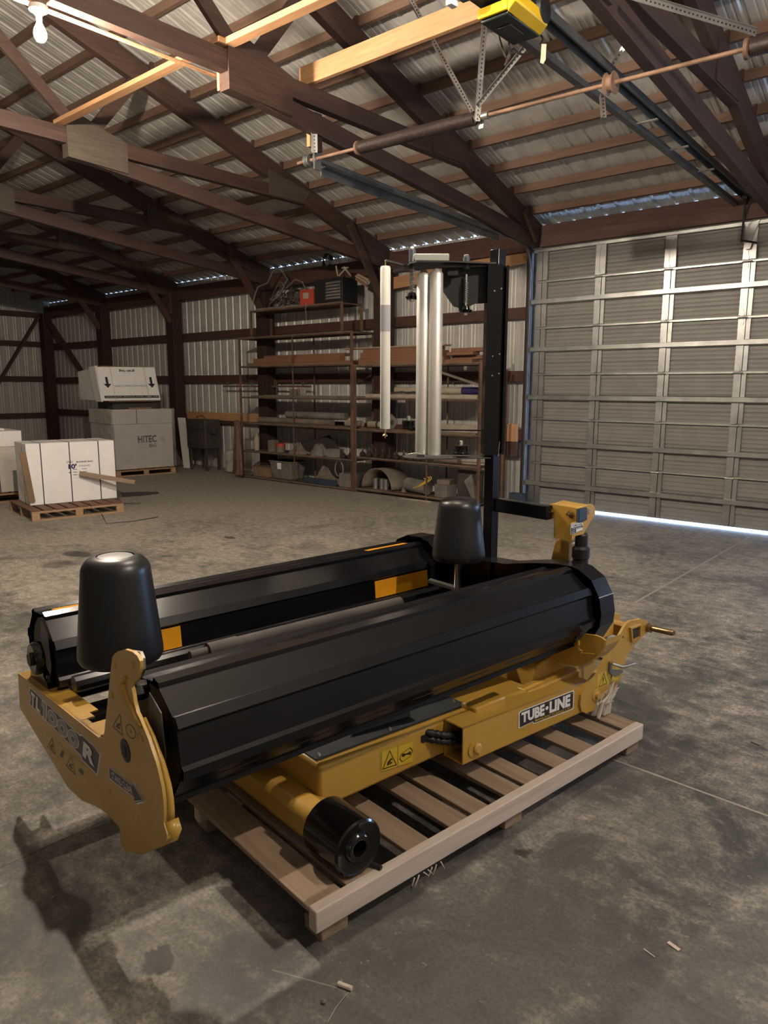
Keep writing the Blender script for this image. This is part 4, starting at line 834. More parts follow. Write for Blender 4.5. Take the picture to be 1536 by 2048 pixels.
b = MB(); ps = [P(PV1+.004,1.50,.05), P(PV1+.012,1.53,.03)]
for i in range(7):
    s_ = P(PV1, 1.46+.02*i, .045); b.tube([s_, s_+VV*random.uniform(.005,.02)-EZ*random.uniform(.01,.03)+UU*random.uniform(-.03,.02)], [.003,.0006], 4)
b.build('splinter', 'stringer', PA)
# litter on the floor near the camera
c = onZ(690,1976); b = MB(); b.tube([c+Vector((-.02,-.006,.006)), c+Vector((.02,.006,.006))], .0065, 8); tag(b.build('wood_stub', 'stringer'), 'short stub of pale wood on the floor at the bottom of the view', 'wood stub')
c = onZ(647,2006); b = MB(); b.lathe([(.002,0),(.006,.002),(.007,.006),(.003,.011)], c, EZ, 8); tag(b.build('pebble', 'dustgrey'), 'small pale pebble left of the wood stub on the floor', 'pebble')
b = MB(); b.tube([onZ(696,1985,.002), onZ(672,2015,.002), onZ(655,2045,.002)], .0012, 5); tag(b.build('wire_scrap', 'galv'), 'thin bright wire scrap beside the wood stub on the floor', 'wire')
for p, lb in (((1347,1894),'pale wood chip on the floor at the lower right'),((1298,1908),'thin curved wood sliver left of the pale chip at the lower right'),((1510,1488),'dark splinter on the floor at the right edge')):
    c = onZ(*p); b = MB(); b.bar(c+Vector((-.018,.006,.002)), c+Vector((.018,-.004,.002)), .012 if p[0] == 1347 else .003, .003); tag(b.build('wood_chip', 'stringer' if p[0] < 1400 else 'dustdark'), lb, 'wood chip')
# ================================================================== CARTONS AT THE LEFT
def frame(A, th):      # local axes: d along the visible front, p receding to the left
    t = R(th); d = Vector((math.sin(t), math.cos(t), 0)); p = Vector((-math.cos(t), math.sin(t), 0)); A = Vector((A[0], A[1], 0))
    return lambda a, b, z: A+d*a+p*b+EZ*z
def small_pallet(F, L, W, label, H=.125):
    o = thing('carton_pallet', label, 'pallet', F(L/2, W/2, 0)); 
    for b0 in (0, W/2-.02, W-.045):
        b = MB(); b.box((0,b0,H-.018-.0),(L,b0+.045,H), 0, F) if False else b.box((0,b0,H-.038),(L,b0+.09 if b0 == 0 else b0+.045,H-.018), 0, F); b.build('top_rail', 'cartpal', o, bevel=.003)
        for a0 in (0, L/2-.045, L-.09):
            b = MB(); b.box((a0,b0,.018),(a0+.09,b0+.045,H-.038), 0, F); b.build('block', 'cartpal', o, bevel=.003)
        b = MB(); b.box((0,b0,0),(L,b0+.07 if b0 == 0 else b0+.045,.018), 0, F); b.build('bottom_rail', 'cartpal', o)
    n = 8
    for i in range(n):
        a0 = (L-.11)*i/(n-1); b = MB(); b.box((a0,0.03,H-.018),(a0+.11,W,H), 0, F); b.build('deck_board', 'cartslat', o, bevel=.002)
    return o
def carton(F, a0, a1, b0, b1, z0, z1, mt, label, straps=(), smat='strap', name='carton', topstraps=(), cat='carton', sw=.012):
    o = thing(name, label, cat, F((a0+a1)/2, (b0+b1)/2, z0))
    b = MB(); b.box((a0,b0,z0),(a1,b1,z1), 0, F); b.build('carton_body', mt, o, bevel=.006)
    b = MB(); e = .002; b.box((a0,(b0+b1)/2-.002,z1-.001),(a1,(b0+b1)/2+.002,z1+.001), 0, F); b.build('lid_seam', 'kraft', o)
    for s in straps:
        sm = 2.2 if False else 1
        b = MB(); b.box((s,b0-e,z0),(s+sw,b0,z1+e), 0, F); b.box((s,b0-e,z1),(s+sw,b1+e,z1+e), 0, F); b.box((s,b1,z0),(s+sw,b1+e,z1+e), 0, F); b.build('strap', smat, o)
    for s in topstraps:
        b = MB(); b.box((a0-e,s,z1),(a1+e,s+.01,z1+e), 0, F); b.box((a0-e,s,z0),(a0,s+.01,z1), 0, F); b.build('strap', smat, o)
    return o
# nearest carton
F1p = frame(onZ(65,1044).xy, 9.4); small_pallet(F1p, 1.10, 1.05, 'new light wooden pallet under the nearest white carton at the left', .13)
A1 = onZ(60.5,1012,.13); F1 = frame(A1.xy, 11.0)
C1 = carton(F1, 0, 1.07, 0, .60, .132, .897, 'carton', 'nearest white carton at the left with a label and black straps', (.16,.50,.86), topstraps=(.22,))
d = Decal(F1(0,0,.132), F1(1.07,0,.132), F1(0,0,.897), -(F1(0,1,0)-F1(0,0,0)))
d.text('SILO', .435,.655,.505,.690, 0, 1, .0); d.text("10'", .45,.555,.545,.640, 0, 1, .05)
d.text('BUNKER BAG', .545,.655,.735,.678, 0, 0, .04); d.text('STANDARD', .57,.585,.70,.612, 0, 0, .0)
for i in range(3): d.rect(.50,.54-.045*i,.545,.55-.045*i,0,1); d.rect(.60,.54-.045*i,.66,.548-.045*i,0,1)
d.rect(.45,.49,.47,.505,0,1); d.rect(.50,.40,.75,.402,0,1)
d.mb.build('printed_label', ['ink','ink_b'], C1, smooth=False)
b = MB(); b.bar(F1(.02,-.025,.18), F1(-.045,-.03,.80), .075, .02, F1(0,1,0)-F1(0,0,0)); tag(b.build('wooden_lath', 'kraft', bevel=.002), 'brown lath standing against the left end of the nearest carton', 'lath')
b = MB(); p0, p1 = F1(.60,-.04,.50), F1(1.22,-.28,.36); b.bar(p0, p1, .05, .05, Vector((.1,0,1))); tag(b.build('wooden_lath', 'lumber_pale', bevel=.003), 'pale square lath sticking out over the right corner of the nearest carton', 'lath')
b = MB(); b.tube([onZ(196,1014,.01), onZ(212,1028,.004), onZ(282,1024.5,.004), onZ(315,1033,.004)][0:1]+[onZ(213,1047,.004), onZ(262,1043,.004), onZ(316,1034,.006)], .0045, 5)
b.tube([onZ(166,1006,.16), onZ(176,1004,.2), onZ(188,1024,.02)], .003, 5); tag(b.build('loose_strap', 'strap'), 'loose black strap lying on the floor in front of the carton pallet', 'strap')
b = MB()
for i in range(9): c = onZ(168,1027,.01)+Vector((random.uniform(-.05,.05), random.uniform(-.05,.05), 0)); b.tube([c, c+Vector((random.uniform(-.03,.03), random.uniform(-.03,.03), random.uniform(.02,.07)))], [.012,.003], 5)
tag(b.build('crumpled_wrap', 'foil'), 'crumpled scrap of wrap at the middle block of the carton pallet', 'scrap')
b = MB(); gp = [onZ(x_,y_,.003) for x_, y_ in ((242,986),(270,984),(316,984),(318,987),(280,992),(244,994))]; b.prism(gp, EZ*.004); tag(b.build('flat_cardboard', 'dustdark'), 'dark flat scrap on the floor right of the nearest carton', 'scrap')
# carton behind it at the left edge
F2 = frame((-10.62,3.35), 9); small_pallet(F2, 1.15, 1.0, 'wooden pallet under the carton cut by the left edge', .14)
C2 = carton(F2, 0, 1.08, .02, .75, .142, .77, 'carton_old', 'white carton cut off by the left edge behind the nearest one, lower of two', (.25,.75))
carton(F2, 0, 1.08, .02, .75, .772, .985, 'carton', 'flat white carton lying on top of the one at the left edge', (.25,.75))
b = MB(); c = onX(2,860,-10.9); b.bar(F2(.62,.3,.99), F2(.60,.3,1.42), .09, .04, EX); tag(b.build('wooden_block', 'kraft', bevel=.003), 'brown wooden upright at the very left edge above the cartons', 'block')
b = MB(); b.box((.72,.25,.988),(.92,.4,1.01), 0, F2); tag(b.build('paper_stack', 'white'), 'small stack of white papers on top of the left edge carton', 'papers')
# wrapped stack
F3 = frame((-11.95,6.62), 9); small_pallet(F3, 1.12, 1.2, 'wooden pallet under the plastic wrapped stack in the back', .125)
C3 = carton(F3, .02, 1.10, .02, 1.22, .127, .93, 'carton_old', 'large plastic wrapped carton printed with HITEC BAG, on a pallet', ())
carton(F3, .0, 1.10, .0, 1.22, .932, 1.19, 'carton_old', 'shallow plastic wrapped carton on top of the HITEC BAG carton', (.42,))
d = Decal(F3(.02,.0,.127), F3(1.10,.0,.127), F3(.02,.0,.93), -(F3(0,1,0)-F3(0,0,0)))
d.n = d.n*1; d.text('HITEC', .38,.58,.70,.74, 0, 0, .03); d.text('BAG', .57,.47,.69,.545, 0, 0, .01); d.rect(.38,.47,.60,.474,0,0)
for i in range(4): d.rect(.76,.60+.035*i,.84,.605+.035*i,0,0)
d.mb.build('printed_label', 'ink', C3, smooth=False)
def wrapf(i, j):      # film hugging the two visible faces, flaring out at the bottom right
    z = .14+1.06*j; a = i*3.0
    n_ = .018*math.sin(9*a+7*j)+.014*math.sin(23*a-11*j)+.012*math.sin(31*j+5*a)
    if a < .9: return F3(-.035-abs(n_), .85*(1-a/.9)-.02, z)
    if a < 2.2: return F3((a-.9)/1.3*1.12-.01, -.05-abs(n_), z)
    k = (a-2.2)/.8; return F3(1.13+.38*k*(1-j)**1.5+.02*abs(n_), -.05+.5*k, z*(1-.0*k) if k < .3 else max(.005, z-.12*(k-.3)*(1-j)))
b = MB(); b.grid(wrapf, 90, 34); tag(b.build('stretch_wrap', 'wrap', solid=.0), 'clear crinkled plastic film draped over the HITEC BAG stack', 'plastic film')
b = MB(); b.box((.30,.0,1.192),(.72,.06,1.225), 0, F3); tag(b.build('wooden_block', 'kraft', bevel=.002), 'short brown batten between the two cartons of the back stack', 'batten')
b = MB(); b.box((.1,.25,1.192),(1.0,1.0,1.325), 0, F3)
o = tag(b.build('dark_spacer_pallet', 'dustdark', bevel=.01), 'dark pallet between the HITEC BAG stack and the top carton', 'pallet')
F4 = frame((-12.0,6.50), 8)
C4 = thing('grain_bag_carton', 'top white grain bag carton lying upside down with two black arrows', 'carton', F4(.5,.4,1.33))
b = MB(); fl4 = lambda a, bb, z: F4(a, bb, z)
b.cell([F4(.0,.03,1.345),F4(1.06,.03,1.345),F4(1.06,.95,1.345),F4(.0,1.15,1.345),F4(-.05,.10,1.93),F4(1.0,.10,1.94),F4(1.0,1.0,1.92),F4(-.02,1.15,1.86)]); b.build('carton_body', 'carton', C4, bevel=.012)
b = MB(); b.cell([F4(-.03,.028,1.33),F4(.0,.028,1.33),F4(.0,.30,1.33),F4(-.03,.30,1.33),F4(-.10,.06,1.94),F4(-.04,.09,1.95),F4(-.04,.35,1.93),F4(-.10,.35,1.93)]); b.build('carton_flap', 'carton', C4)
b = MB(); b.box((.12,.07,1.325),(.95,.5,1.343), 0, F4); b.build('brown_edge', 'kraft', C4)
b = MB(); b.box((.05,.16,1.936),(.92,.6,1.95), 0, F4); b.build('brown_edge', 'kraft', C4)
nn = (F4(1,0,0)-F4(0,0,0)).cross(F4(0,.07,.595)-F4(0,0,0)); nn = -nn if nn.dot(F4(0,1,0)-F4(0,0,0)) > 0 else nn
d = Decal(F4(.0,.03,1.345), F4(1.06,.03,1.345), F4(-.05,.10,1.93), nn, F4(1.0,.10,1.94)); d.n = nn.normalized()
d.bl += d.n*.002; d.br += d.n*.002; d.tl += d.n*.002; d.tr += d.n*.002
d.text('grain bag', .63,.93,.36,.84, 0, 0, .03); d.text('This side toward machine for GRAIN', .80,.46,.24,.405, 0, 0, .0)
d.rect(.035,.075,.975,.15,0,0); d.text('SILO  PRESS  GRAIN  STORAGE  BAG  SYSTEM', .96,.125,.06,.10, 1, 1, .0)
for cx in (.125,.885): d.poly([(cx-.02,.70),(cx+.02,.70),(cx+.02,.50),(cx+.065,.50),(cx,.38),(cx-.065,.50),(cx-.02,.50)], 0, 0)
d.mb.build('printed_face', ['ink','dwhite'], C4, smooth=False)
for s in (.21,.79):
    b = MB(); n0 = d.n*.003; p = [d.at(s,0,4), d.at(s+.008,0,4), d.at(s+.008,1,4), d.at(s,1,4)]; b.add(p, [(0,1,2,3)]); b.build('strap', 'strap_w', C4)
# ================================================================== LEFT OF THE SHELVES
b = MB(); b.cell([Vector((-12.44,8.34,0)),Vector((-12.26,8.36,0)),Vector((-12.26,8.38,0)),Vector((-12.44,8.36,0)),Vector((-12.72,8.44,.98)),Vector((-12.50,8.46,.98)),Vector((-12.50,8.48,.98)),Vector((-12.72,8.46,.98))]); tag(b.build('white_board', 'white', bevel=.003), 'narrow white board leaning on the wall right of the dark post', 'board')
hx0 = onY(398,850,8.5); hx1 = onY(446,850,8.5)
hb = thing('old_heater', 'old dark green-grey metal cabinet on legs left of the shelves', 'cabinet', ((hx0.x+hx1.x)/2, 8.45, 0))
b = MB(); b.box((-12.15,8.25,.42),(-11.55,8.62,.97)); b.build('cabinet_body', 'dustdark', hb, bevel=.02)
b = MB(); b.box((-12.10,8.235,.50),(-11.62,8.25,.76)); b.box((-12.10,8.238,.80),(-11.62,8.25,.93)); b.build('front_panel', 'dustdark', hb, bevel=.004)
b = MB(); b.lathe([(.05,0),(.10,.01),(.10,.015),(.05,.02)], (-11.50,8.40,.80), EX, 20); b.build('round_cover', 'dustdark', hb)
for x, y in ((-12.1,8.3),(-11.6,8.3),(-12.1,8.58),(-11.6,8.58)): b = MB(); b.box((x-.02,y-.02,0),(x+.02,y+.02,.42)); b.build('leg', 'dustdark', hb)
b = MB(); b.tube([Vector((-11.95+.14*math.cos(a), 8.45, .97+.07*math.sin(a))) for a in [R(12*i) for i in range(16)]], .012, 8); b.build('carry_ring', 'rust', hb)
b = MB(); c = onZ(455,946); random.seed(9)
pr = [(.02,0),(.12,.01),(.13,.08),(.10,.20),(.12,.30),(.13,.38),(.09,.44)]; b.lathe(pr, c+Vector((0,.1,0)), EZ, 22)
for v in b.v: v += Vector((random.uniform(-.012,.012), random.uniform(-.012,.012), random.uniform(-.006,.006)))
o = tag(b.build('white_sack', 'foil', sub=1), 'crinkled whitish sack standing on the floor left of the shelves', 'sack')
hk = thing('hanging_coat', 'long brown dusty coat hanging at the left end of the shelves', 'coat', (-10.26,8.0,.05))
b = MB()
def coat(i, j): a = 2*math.pi*i; r = .07+.09*j+.02*math.sin(5*a+3*j)+.012*math.sin(9*a); return Vector((-10.26+.75*r*math.cos(a), 8.00+.4*r*math.sin(a), 1.02-.95*j))
b.grid(coat, 26, 14); b.build('coat_body', 'rust', hk, sub=1)
b = MB(); b.bar((-11.4,8.60,1.60), (-9.0,8.60,1.60), .012, .03); 
o = thing('hook_rail', 'thin rusty rail with loop hooks on the wall left of the shelves', 'hook rail', (-10.2,8.6,1.6)); b.build('rail', 'rust', o)
for x in (-11.25,-10.55,-9.9,-9.2): b = MB(); b.tube([Vector((x+.025*math.cos(a), 8.59, 1.66+.045*math.sin(a))) for a in [R(30*i) for i in range(13)]], .007, 6); b.build('loop_hook', 'rust', o)
# ================================================================== SHELVES
def shelf_unit(label, x0, x1, levels, top, y0=8.13, y1=8.62, mids=(), zb=0.):
    o = thing('steel_shelf', label, 'shelf', ((x0+x1)/2, (y0+y1)/2, zb))
    for x in (x0, x1):
        for y in (y0, y1): b = MB(); b.box((x-.022,y-.003,zb),(x+.022,y+.003,top)); b.box((x-.003 if x == x0 else x-.022,y-.02,zb),(x+.003-.022 if x == x0 else x-.016,y+.02,top)); b.build('upright', 'rust', o)
    for x in mids:
        for y in (y0+.01,y1): b = MB(); b.box((x-.012,y-.004,zb),(x+.012,y+.004,levels[-1 if len(mids) < 2 else -1])); b.build('upright', 'rust', o)
    for i, z in enumerate(levels):
        b = MB(); b.box((x0,y0,z-.03),(x1,y0+.006,z)); b.box((x0,y1-.006,z-.03),(x1,y1,z)); b.box((x0,y0,z-.03),(x0+.006,y1,z)); b.box((x1-.006,y0,z-.03),(x1,y1,z))
        b.box((x0,y0+.006,z-.006),(x1,y1-.006,z)); b.build('shelf_deck', 'rust', o)
        
        b = MB(); b.tube([(x0,y0-.008,z-.006),(x1,y0-.008,z-.006)], .010, 6); b.build('front_lip', 'dust', o)
    return o
LA = [.035,.49,.975,1.425,1.945,2.42]; LBv = [.06,.545,.965,1.44,1.915]
shelf_unit('left bay of the tall rusty steel shelves, six decks', -10.28, -7.62, LA, 2.42, mids=(-8.95,))
shelf_unit('right bay of the tall rusty steel shelves behind the tower', -7.56, -5.32, LBv, 1.93, mids=(-6.2,))
shelf_unit('small rusty rack standing on top of the left shelf bay', -9.98, -7.85, [2.86], 2.86, 8.16, 8.60, zb=2.425)
def bx(nm, mt, x0, x1, y0, y1, z0, h, label, cat, rot=0, bevel=.004, group=None, parent=None):
    c = Vector(((x0+x1)/2, (y0+y1)/2, 0)); rm = Matrix.Rotation(R(rot), 3, 'Z'); b = MB()
    b.box((x0-c.x,y0-c.y,z0),(x1-c.x,y1-c.y,z0+h), 0, lambda x, y, z: c+rm @ Vector((x, y, 0))+EZ*z)
    if parent is not None: return b.build(nm, mt, parent, bevel=bevel)
    return tag(b.build(nm, mt, bevel=bevel), label, cat, group)
def SX_(px, py, Y=8.2): return onY(px, py, Y).x
# --- lumber on deck five
PK = {}
z = LA[4]+.001
for i, (xa, xb, ya, dz, h, mt, lb) in enumerate([(-10.15,-7.66,8.17,0,.045,'lumber','long red-brown plank lying lowest at the front of the left bay'),
    (-10.0,-7.95,8.19,.046,.075,'lumber','thick red-brown plank in the middle of the left bay stack'),
    (-9.85,-7.95,8.30,.122,.045,'lumber','thin plank on top of the left bay plank stack'),
    (-7.95,-7.64,8.30,0,.0,None,'')]):
    if mt: PK[(0, i)] = bx('lumber_plank', mt, xa, xb, ya, ya+.14, z+dz, h, lb, 'plank', group='planks on the shelves')
z = LBv[4]+.001
for i, (xa, xb, ya, dz, h, mt, lb) in enumerate([(-7.52,-5.95,8.16,0,.09,'lumber','thick red-brown beam lowest in the right bay stack'),(-7.52,-6.0,8.20,.091,.09,'lumber','thick red-brown beam second in the right bay stack'),
    (-7.50,-6.1,8.24,.182,.055,'lumber','red-brown plank third in the right bay stack'),(-7.9,-5.98,8.22,.238,.022,'lumber_pale','thin pale board on top of the right bay stack'),
    (-5.95,-5.5,8.18,0,.05,'lumber','short board end low at the right of the right bay'),(-5.9,-5.42,8.3,.051,.05,'lumber','short board end second from below at the right of the right bay'),
    (-5.93,-5.5,8.2,.102,.045,'lumber','short board end third from below at the right of the right bay'),(-5.9,-5.38,8.26,.148,.05,'lumber','short board end on top at the right of the right bay'),(-5.82,-5.70,8.165,.0,.0,None,'')]):
    if mt: PK[(1, i)] = bx('lumber_plank', mt, xa, xb, ya, ya+.16, z+dz, h, lb, 'plank', group='planks on the shelves')
for i, x in enumerate((-9.8,-8.15,-7.25)): 
    zt2 = [LA[4]+.169, LA[4]+.169, LBv[4]+.263][i]; bx('tape_strip', 'dustpale', x, x+.05, 8.24 if i == 2 else 8.302, 8.36 if i == 2 else 8.43, zt2, .002, ['pale tape band at the left end of the upper plank, left bay','pale tape band at the right end of the upper plank, left bay','pale tape band on the top board of the right bay'][i], 'tape', bevel=0, parent=PK[[(0,2),(0,2),(1,3)][i]])
# --- deck four
z = LA[3]+.001
bx('metal_strip', 'dust', -10.1,-8.0,8.2,8.26, z, .02, 'flat dusty bar along the front of the fourth deck, left bay', 'bar')
bx('metal_strip', 'dustgrey', -9.9,-7.8,8.3,8.36, z, .03, 'grey flat bar behind the front bar, fourth deck left bay', 'bar')
bx('metal_strip', 'dust', -9.3,-7.7,8.42,8.50, z, .025, 'dusty wide bar at the back of the fourth deck, left bay', 'bar', 2)
bx('wooden_block', 'dust', -9.28,-9.08,8.37,8.41, z, .13, 'dusty wooden block upright on the fourth deck, left bay', 'block', 8)
bx('wooden_block', 'dustpale', -9.05,-8.92,8.37,8.41, z, .15, 'pale dusty wooden block beside the darker one, fourth deck', 'block', -5)
z = LBv[3]+.001
def cyl(nm, mt, p, q, r, label, cat, n=18, group=None, parent=None):
    b = MB(); b.tube([p, q], r, n)
    if parent is not None: return b.build(nm, mt, parent)
    return tag(b.build(nm, mt), label, cat, group)
o = cyl('pale_tube', 'dustpale', (-7.0,8.42,z+.05+.055), (-5.42,8.42,z+.05+.055), .05, 'pale cardboard tube lying on the fourth deck of the right bay', 'tube')
cyl('tube_label', 'ink_b', (-5.80,8.42,z+.105), (-5.47,8.42,z+.105), .0515, '', '', parent=o)
bx('flat_board', 'dustpale', -7.4,-5.4,8.18,8.5, z, .05, 'thick pale board under the tube on the fourth deck, right bay', 'board')
b = MB(); b.tube([Vector((-7.35+1.1*i/20, 8.22+.03*math.sin(i*.7), z+.065+.012*math.sin(i*1.3)+.012)) for i in range(21)], .010, 6); b.tube([Vector((-7.2+.9*i/20, 8.30+.04*math.sin(i*.5+1), z+.068+.012)) for i in range(21)], .008, 6); tag(b.build('air_hose', 'dustdark'), 'dark limp hose lying on the board of the right bay', 'hose')
b = MB(); b.bar((-6.0,8.15,1.80),(-5.35,8.15,1.62),.04,.03); tag(b.build('slanting_board', 'dust'), 'dusty board slanting down at the right of the right bay', 'board')
# --- deck three
z = LA[2]+.001
cyl('carpet_roll', 'dustgrey', (-9.35,8.36,z+.155), (-8.0,8.40,z+.155), .058, 'upper dusty grey roll on the third deck, left bay', 'roll')
cyl('carpet_roll', 'dust', (-9.9,8.22,z+.055), (-8.15,8.24,z+.055), .052, 'lower dusty brown roll at the front of the third deck', 'roll')
cyl('carpet_roll', 'dustgrey', (-9.5,8.36,z+.049), (-8.3,8.36,z+.049), .048, 'grey roll at the back under the upper roll, third deck', 'roll')
bx('long_bar', 'rust', -9.9,-7.7,8.145,8.165, z, .02, 'long rusty bar along the front edge of the third deck', 'bar')
cyl('pale_tube', 'dustpale', (-8.0,8.40,z+.053), (-7.66,8.40,z+.053), .05, 'pale tube end beside the rolls, third deck left bay', 'tube')
z = LBv[2]+.001
o = cyl('pale_tube', 'dustpale', (-7.52,8.40,z+.063), (-7.05,8.40,z+.063), .05, 'pale tube with dark bands on the third deck, right bay', 'tube')
for i, x in enumerate((-7.35,-7.22)): cyl('tube_band', 'dustdark', (x,8.40,z+.063), (x+.04,8.40,z+.063), .0515, ['left dark band on the pale tube of the third deck','right dark band on the pale tube of the third deck'][i], 'band', parent=o)
b = MB(); c = Vector((-6.98,8.30,z+.0)); q4 = [(-.11,.06),(.02,.0),(.12,.13),(-.01,.24)]; b.prism([c+Vector((x,0,zz)) for x, zz in q4], (0,.006,0)); o = tag(b.build('square_plate', 'dustgrey'), 'tilted square metal plate with a round hole, third deck right bay', 'plate')
cyl('plate_hole_ring', 'dustdark', c+Vector((.005,-.003,.11)), c+Vector((.005,.0,.11)), .04, '', '', parent=o)
bx('long_bar', 'rust', -7.5,-6.5,8.15,8.19, z, .025, 'rusty bar at the front left of the third deck, right bay', 'bar')
bx('long_board', 'dustpale', -6.75,-5.36,8.45,8.50, z, .11, 'pale board standing on edge at the back of the third deck', 'board')
bx('long_bar', 'dust', -6.4,-5.4,8.16,8.26, z, .02, 'flat dusty bar at the front right of the third deck', 'bar')
# --- deck two
z = LA[1]+.001
c = Vector((-10.05,8.26,z)); b = MB(); b.lathe([(.045,0),(.048,.02),(.048,.22),(.03,.26),(.018,.28),(.02,.31)], c, EZ, 18); o = tag(b.build('fire_bottle', 'dustpale'), 'pale upright bottle at the left end of the second deck', 'bottle')
c = Vector((-9.42,8.26,z)); b = MB(); b.lathe([(.075,0),(.078,.02),(.078,.10)], c, EZ, 22); pc_ = tag(b.build('paint_can', 'dust'), 'short dusty can with a red lid on the second deck', 'can')
b = MB(); b.lathe([(.08,.101),(.08,.15),(.06,.16)], c, EZ, 22); b.build('can_lid', 'red', pc_, label='faded red lid')
bx('small_carton', 'dust', -9.68,-9.54,8.2,8.32, z, .20, 'small upright dusty carton left of the red lid can', 'carton', 6)
def heap(nm, mt, c, rx, ry, h, label, cat, seed, floor_=0.):
    random.seed(seed); ph = [random.uniform(0, 6) for _ in range(6)]; b = MB(); n, m_ = 26, 9
    def f(i, j):
        a = 2*math.pi*i; t_ = j; r = (1-t_)*(1+.18*math.sin(3*a+ph[0])+.12*math.sin(5*a+ph[1])+.07*math.sin(9*a+ph[2])); hh = h*(1-(1-t_)**2.2)*(1+.16*math.sin(4*a+ph[3]+5*t_)+.1*math.sin(7*a+ph[4]))*(.8+.2*math.sin(6*t_+ph[5]))
        k_ = .018*math.sin(31*a+17*t_)*math.sin(23*t_+5*a)*(t_ > .05); return Vector((c[0]+(rx*r+k_)*math.cos(a), c[1]+(ry*r+k_)*math.sin(a), c[2]+max(0, hh+1.2*k_)))
    b.grid(f, n, m_); return tag(b.build(nm, mt, sub=1), label, cat)
heap('dusty_sack', 'dust', (-9.02,8.30,z), .22, .12, .16, 'limp brown dusty sack in the middle of the second deck', 'sack', 1)
heap('dusty_rag_heap', 'dustgrey', (-8.52,8.30,z), .21, .12, .20, 'grey heap of rags right of the middle of the second deck', 'rags', 2)
b = MB(); b.cell([Vector(q) for q in ((-9.25,8.52,z),(-8.2,8.52,z),(-8.2,8.58,z),(-9.25,8.58,z),(-9.3,8.50,z+.10),(-8.55,8.50,z+.30),(-8.55,8.56,z+.32),(-9.3,8.56,z+.12))]); tag(b.build('sheet_metal_bundle', 'dustdark', bevel=.004), 'bundle of dark corrugated sheets leaning at the back of the second deck', 'sheets')
bx('tilted_box', 'dustgrey', -8.25,-8.02,8.2,8.36, z, .13, 'grey slab box near the right end of the second deck', 'box', 18)
b = MB(); b.tube([Vector((-7.98+.09*math.cos(a), 8.20, .40-.02+.12*math.sin(a)-.06)) for a in [R(24*i) for i in range(15)]], .006, 6, closed=True); tag(b.build('wire_loop', 'dustpale'), 'pale wire loop hanging below the second deck of the left bay', 'wire')
for i in range(12):
    x = -7.88+.135*i
    if -7.66 < x < -7.52: x = -7.50 if False else x
    zz = z if x < -7.62 else LBv[1]+.001
    if -7.64 < x < -7.50: continue
    jr = thing('glass_insulator', 'dusty dark glass fitting standing in the row on the second deck', 'insulator', (x,8.20,zz), group='glass fittings in a row on the second deck')
    b = MB(); b.lathe([(.030,0),(.045,.02),(.047,.045),(.03,.07),(.014,.08),(.012,.10)], (x,8.20,zz), EZ, 14); b.build('fitting_body', 'jar', jr)
    b = MB(); b.lathe([(.008,.10),(.005,.15)], (x,8.20,zz), EZ, 8); b.build('fitting_tip', 'rust', jr)
z = LBv[1]+.001
bx('flat_metal_sheet', 'galv', -6.98,-6.50,8.32,8.52, z, .03, 'bright flat metal tray on the second deck, right bay', 'tray', 5)
bx('flat_metal_sheet', 'dustdark', -6.45,-5.95,8.22,8.42, z, .025, 'dark flat sheet under the twin metal rollers, second deck', 'sheet', -4)
cyl('mat_roll', 'dust', (-6.12,8.24,z+.052), (-5.72,8.24,z+.052), .05, 'short brown mat roll on the second deck behind the tower base plate', 'roll')
bx('flat_metal_sheet', 'dustpale', -5.9,-5.4,8.34,8.5, z, .02, 'pale flat strip at the right end of the second deck', 'strip', 6)
# --- deck one
z = LA[0]+.001
def tub(nm, mt, x0, x1, y0, y1, z0, h, fl_, label, cat):
    b = MB(); b.cell([Vector((x0+fl_,y0+fl_,z0)),Vector((x1-fl_,y0+fl_,z0)),Vector((x1-fl_,y1-fl_,z0)),Vector((x0+fl_,y1-fl_,z0)),Vector((x0,y0,z0+h)),Vector((x1,y0,z0+h)),Vector((x1,y1,z0+h)),Vector((x0,y1,z0+h))]); b.box((x0-.012,y0-.012,z0+h-.02),(x1+.012,y1+.012,z0+h)); return tag(b.build(nm, mt, bevel=.008), label, cat)
bx('open_carton', 'kraft', -10.1,-9.72,8.2,8.5, z, .17, 'low open brown carton at the left of the bottom deck', 'carton', -4)
o = tub('plastic_tote', 'dustgrey', -9.66,-9.10,8.2,8.55, z, .31, .05, 'grey plastic tote with a white paper label on the bottom deck', 'tote')
bx('paper_label', 'dwhite', -9.46,-9.36,8.205,8.207, z+.17, .11, 'white paper label on the front of the grey tote', 'label', bevel=0, parent=o)
heap('crumpled_tarp', 'dust', (-8.45,8.36,z), .34, .17, .24, 'crumpled brown tarp heap on the bottom deck, left bay', 'tarp', 4)
bx('blue_case', 'blue', -8.72,-8.0,8.14,8.18, z, .10, 'long flat navy case at the front of the bottom deck', 'case', 0)
bx('grey_box', 'dustgrey', -7.98,-7.68,8.2,8.45, z, .22, 'square grey dusty box at the right end of the bottom deck, left bay', 'box', 3)
z = LBv[0]+.001
b = MB(); ar = [(-7.20+.30*math.cos(R(a)), z+.02+.30*math.sin(R(a))) for a in range(0, 181, 12)]
b.v = [Vector((x,8.2,zz)) for x, zz in ar]+[Vector((x+.12,8.5,zz)) for x, zz in ar]; n = len(ar); b.f = [(i,i+1,n+i+1,n+i) for i in range(n-1)]; b.m = [0]*(n-1); tag(b.build('curved_sheet', 'dust', solid=.012), 'arched brown sheet like a hoop on the bottom deck, right bay', 'hoop')
for i in range(3): b = MB(); x = -7.28+.105*i; b.lathe([(.042,0),(.045,.004),(.045,.16),(.04,.165)], (x,8.28+.03*(i % 2),z), EZ, 18); tag(b.build('metal_can', 'galv'), ['left','middle','right'][i]+' one of three bright metal cans under the arched sheet', 'can', 'metal cans under the arched sheet')
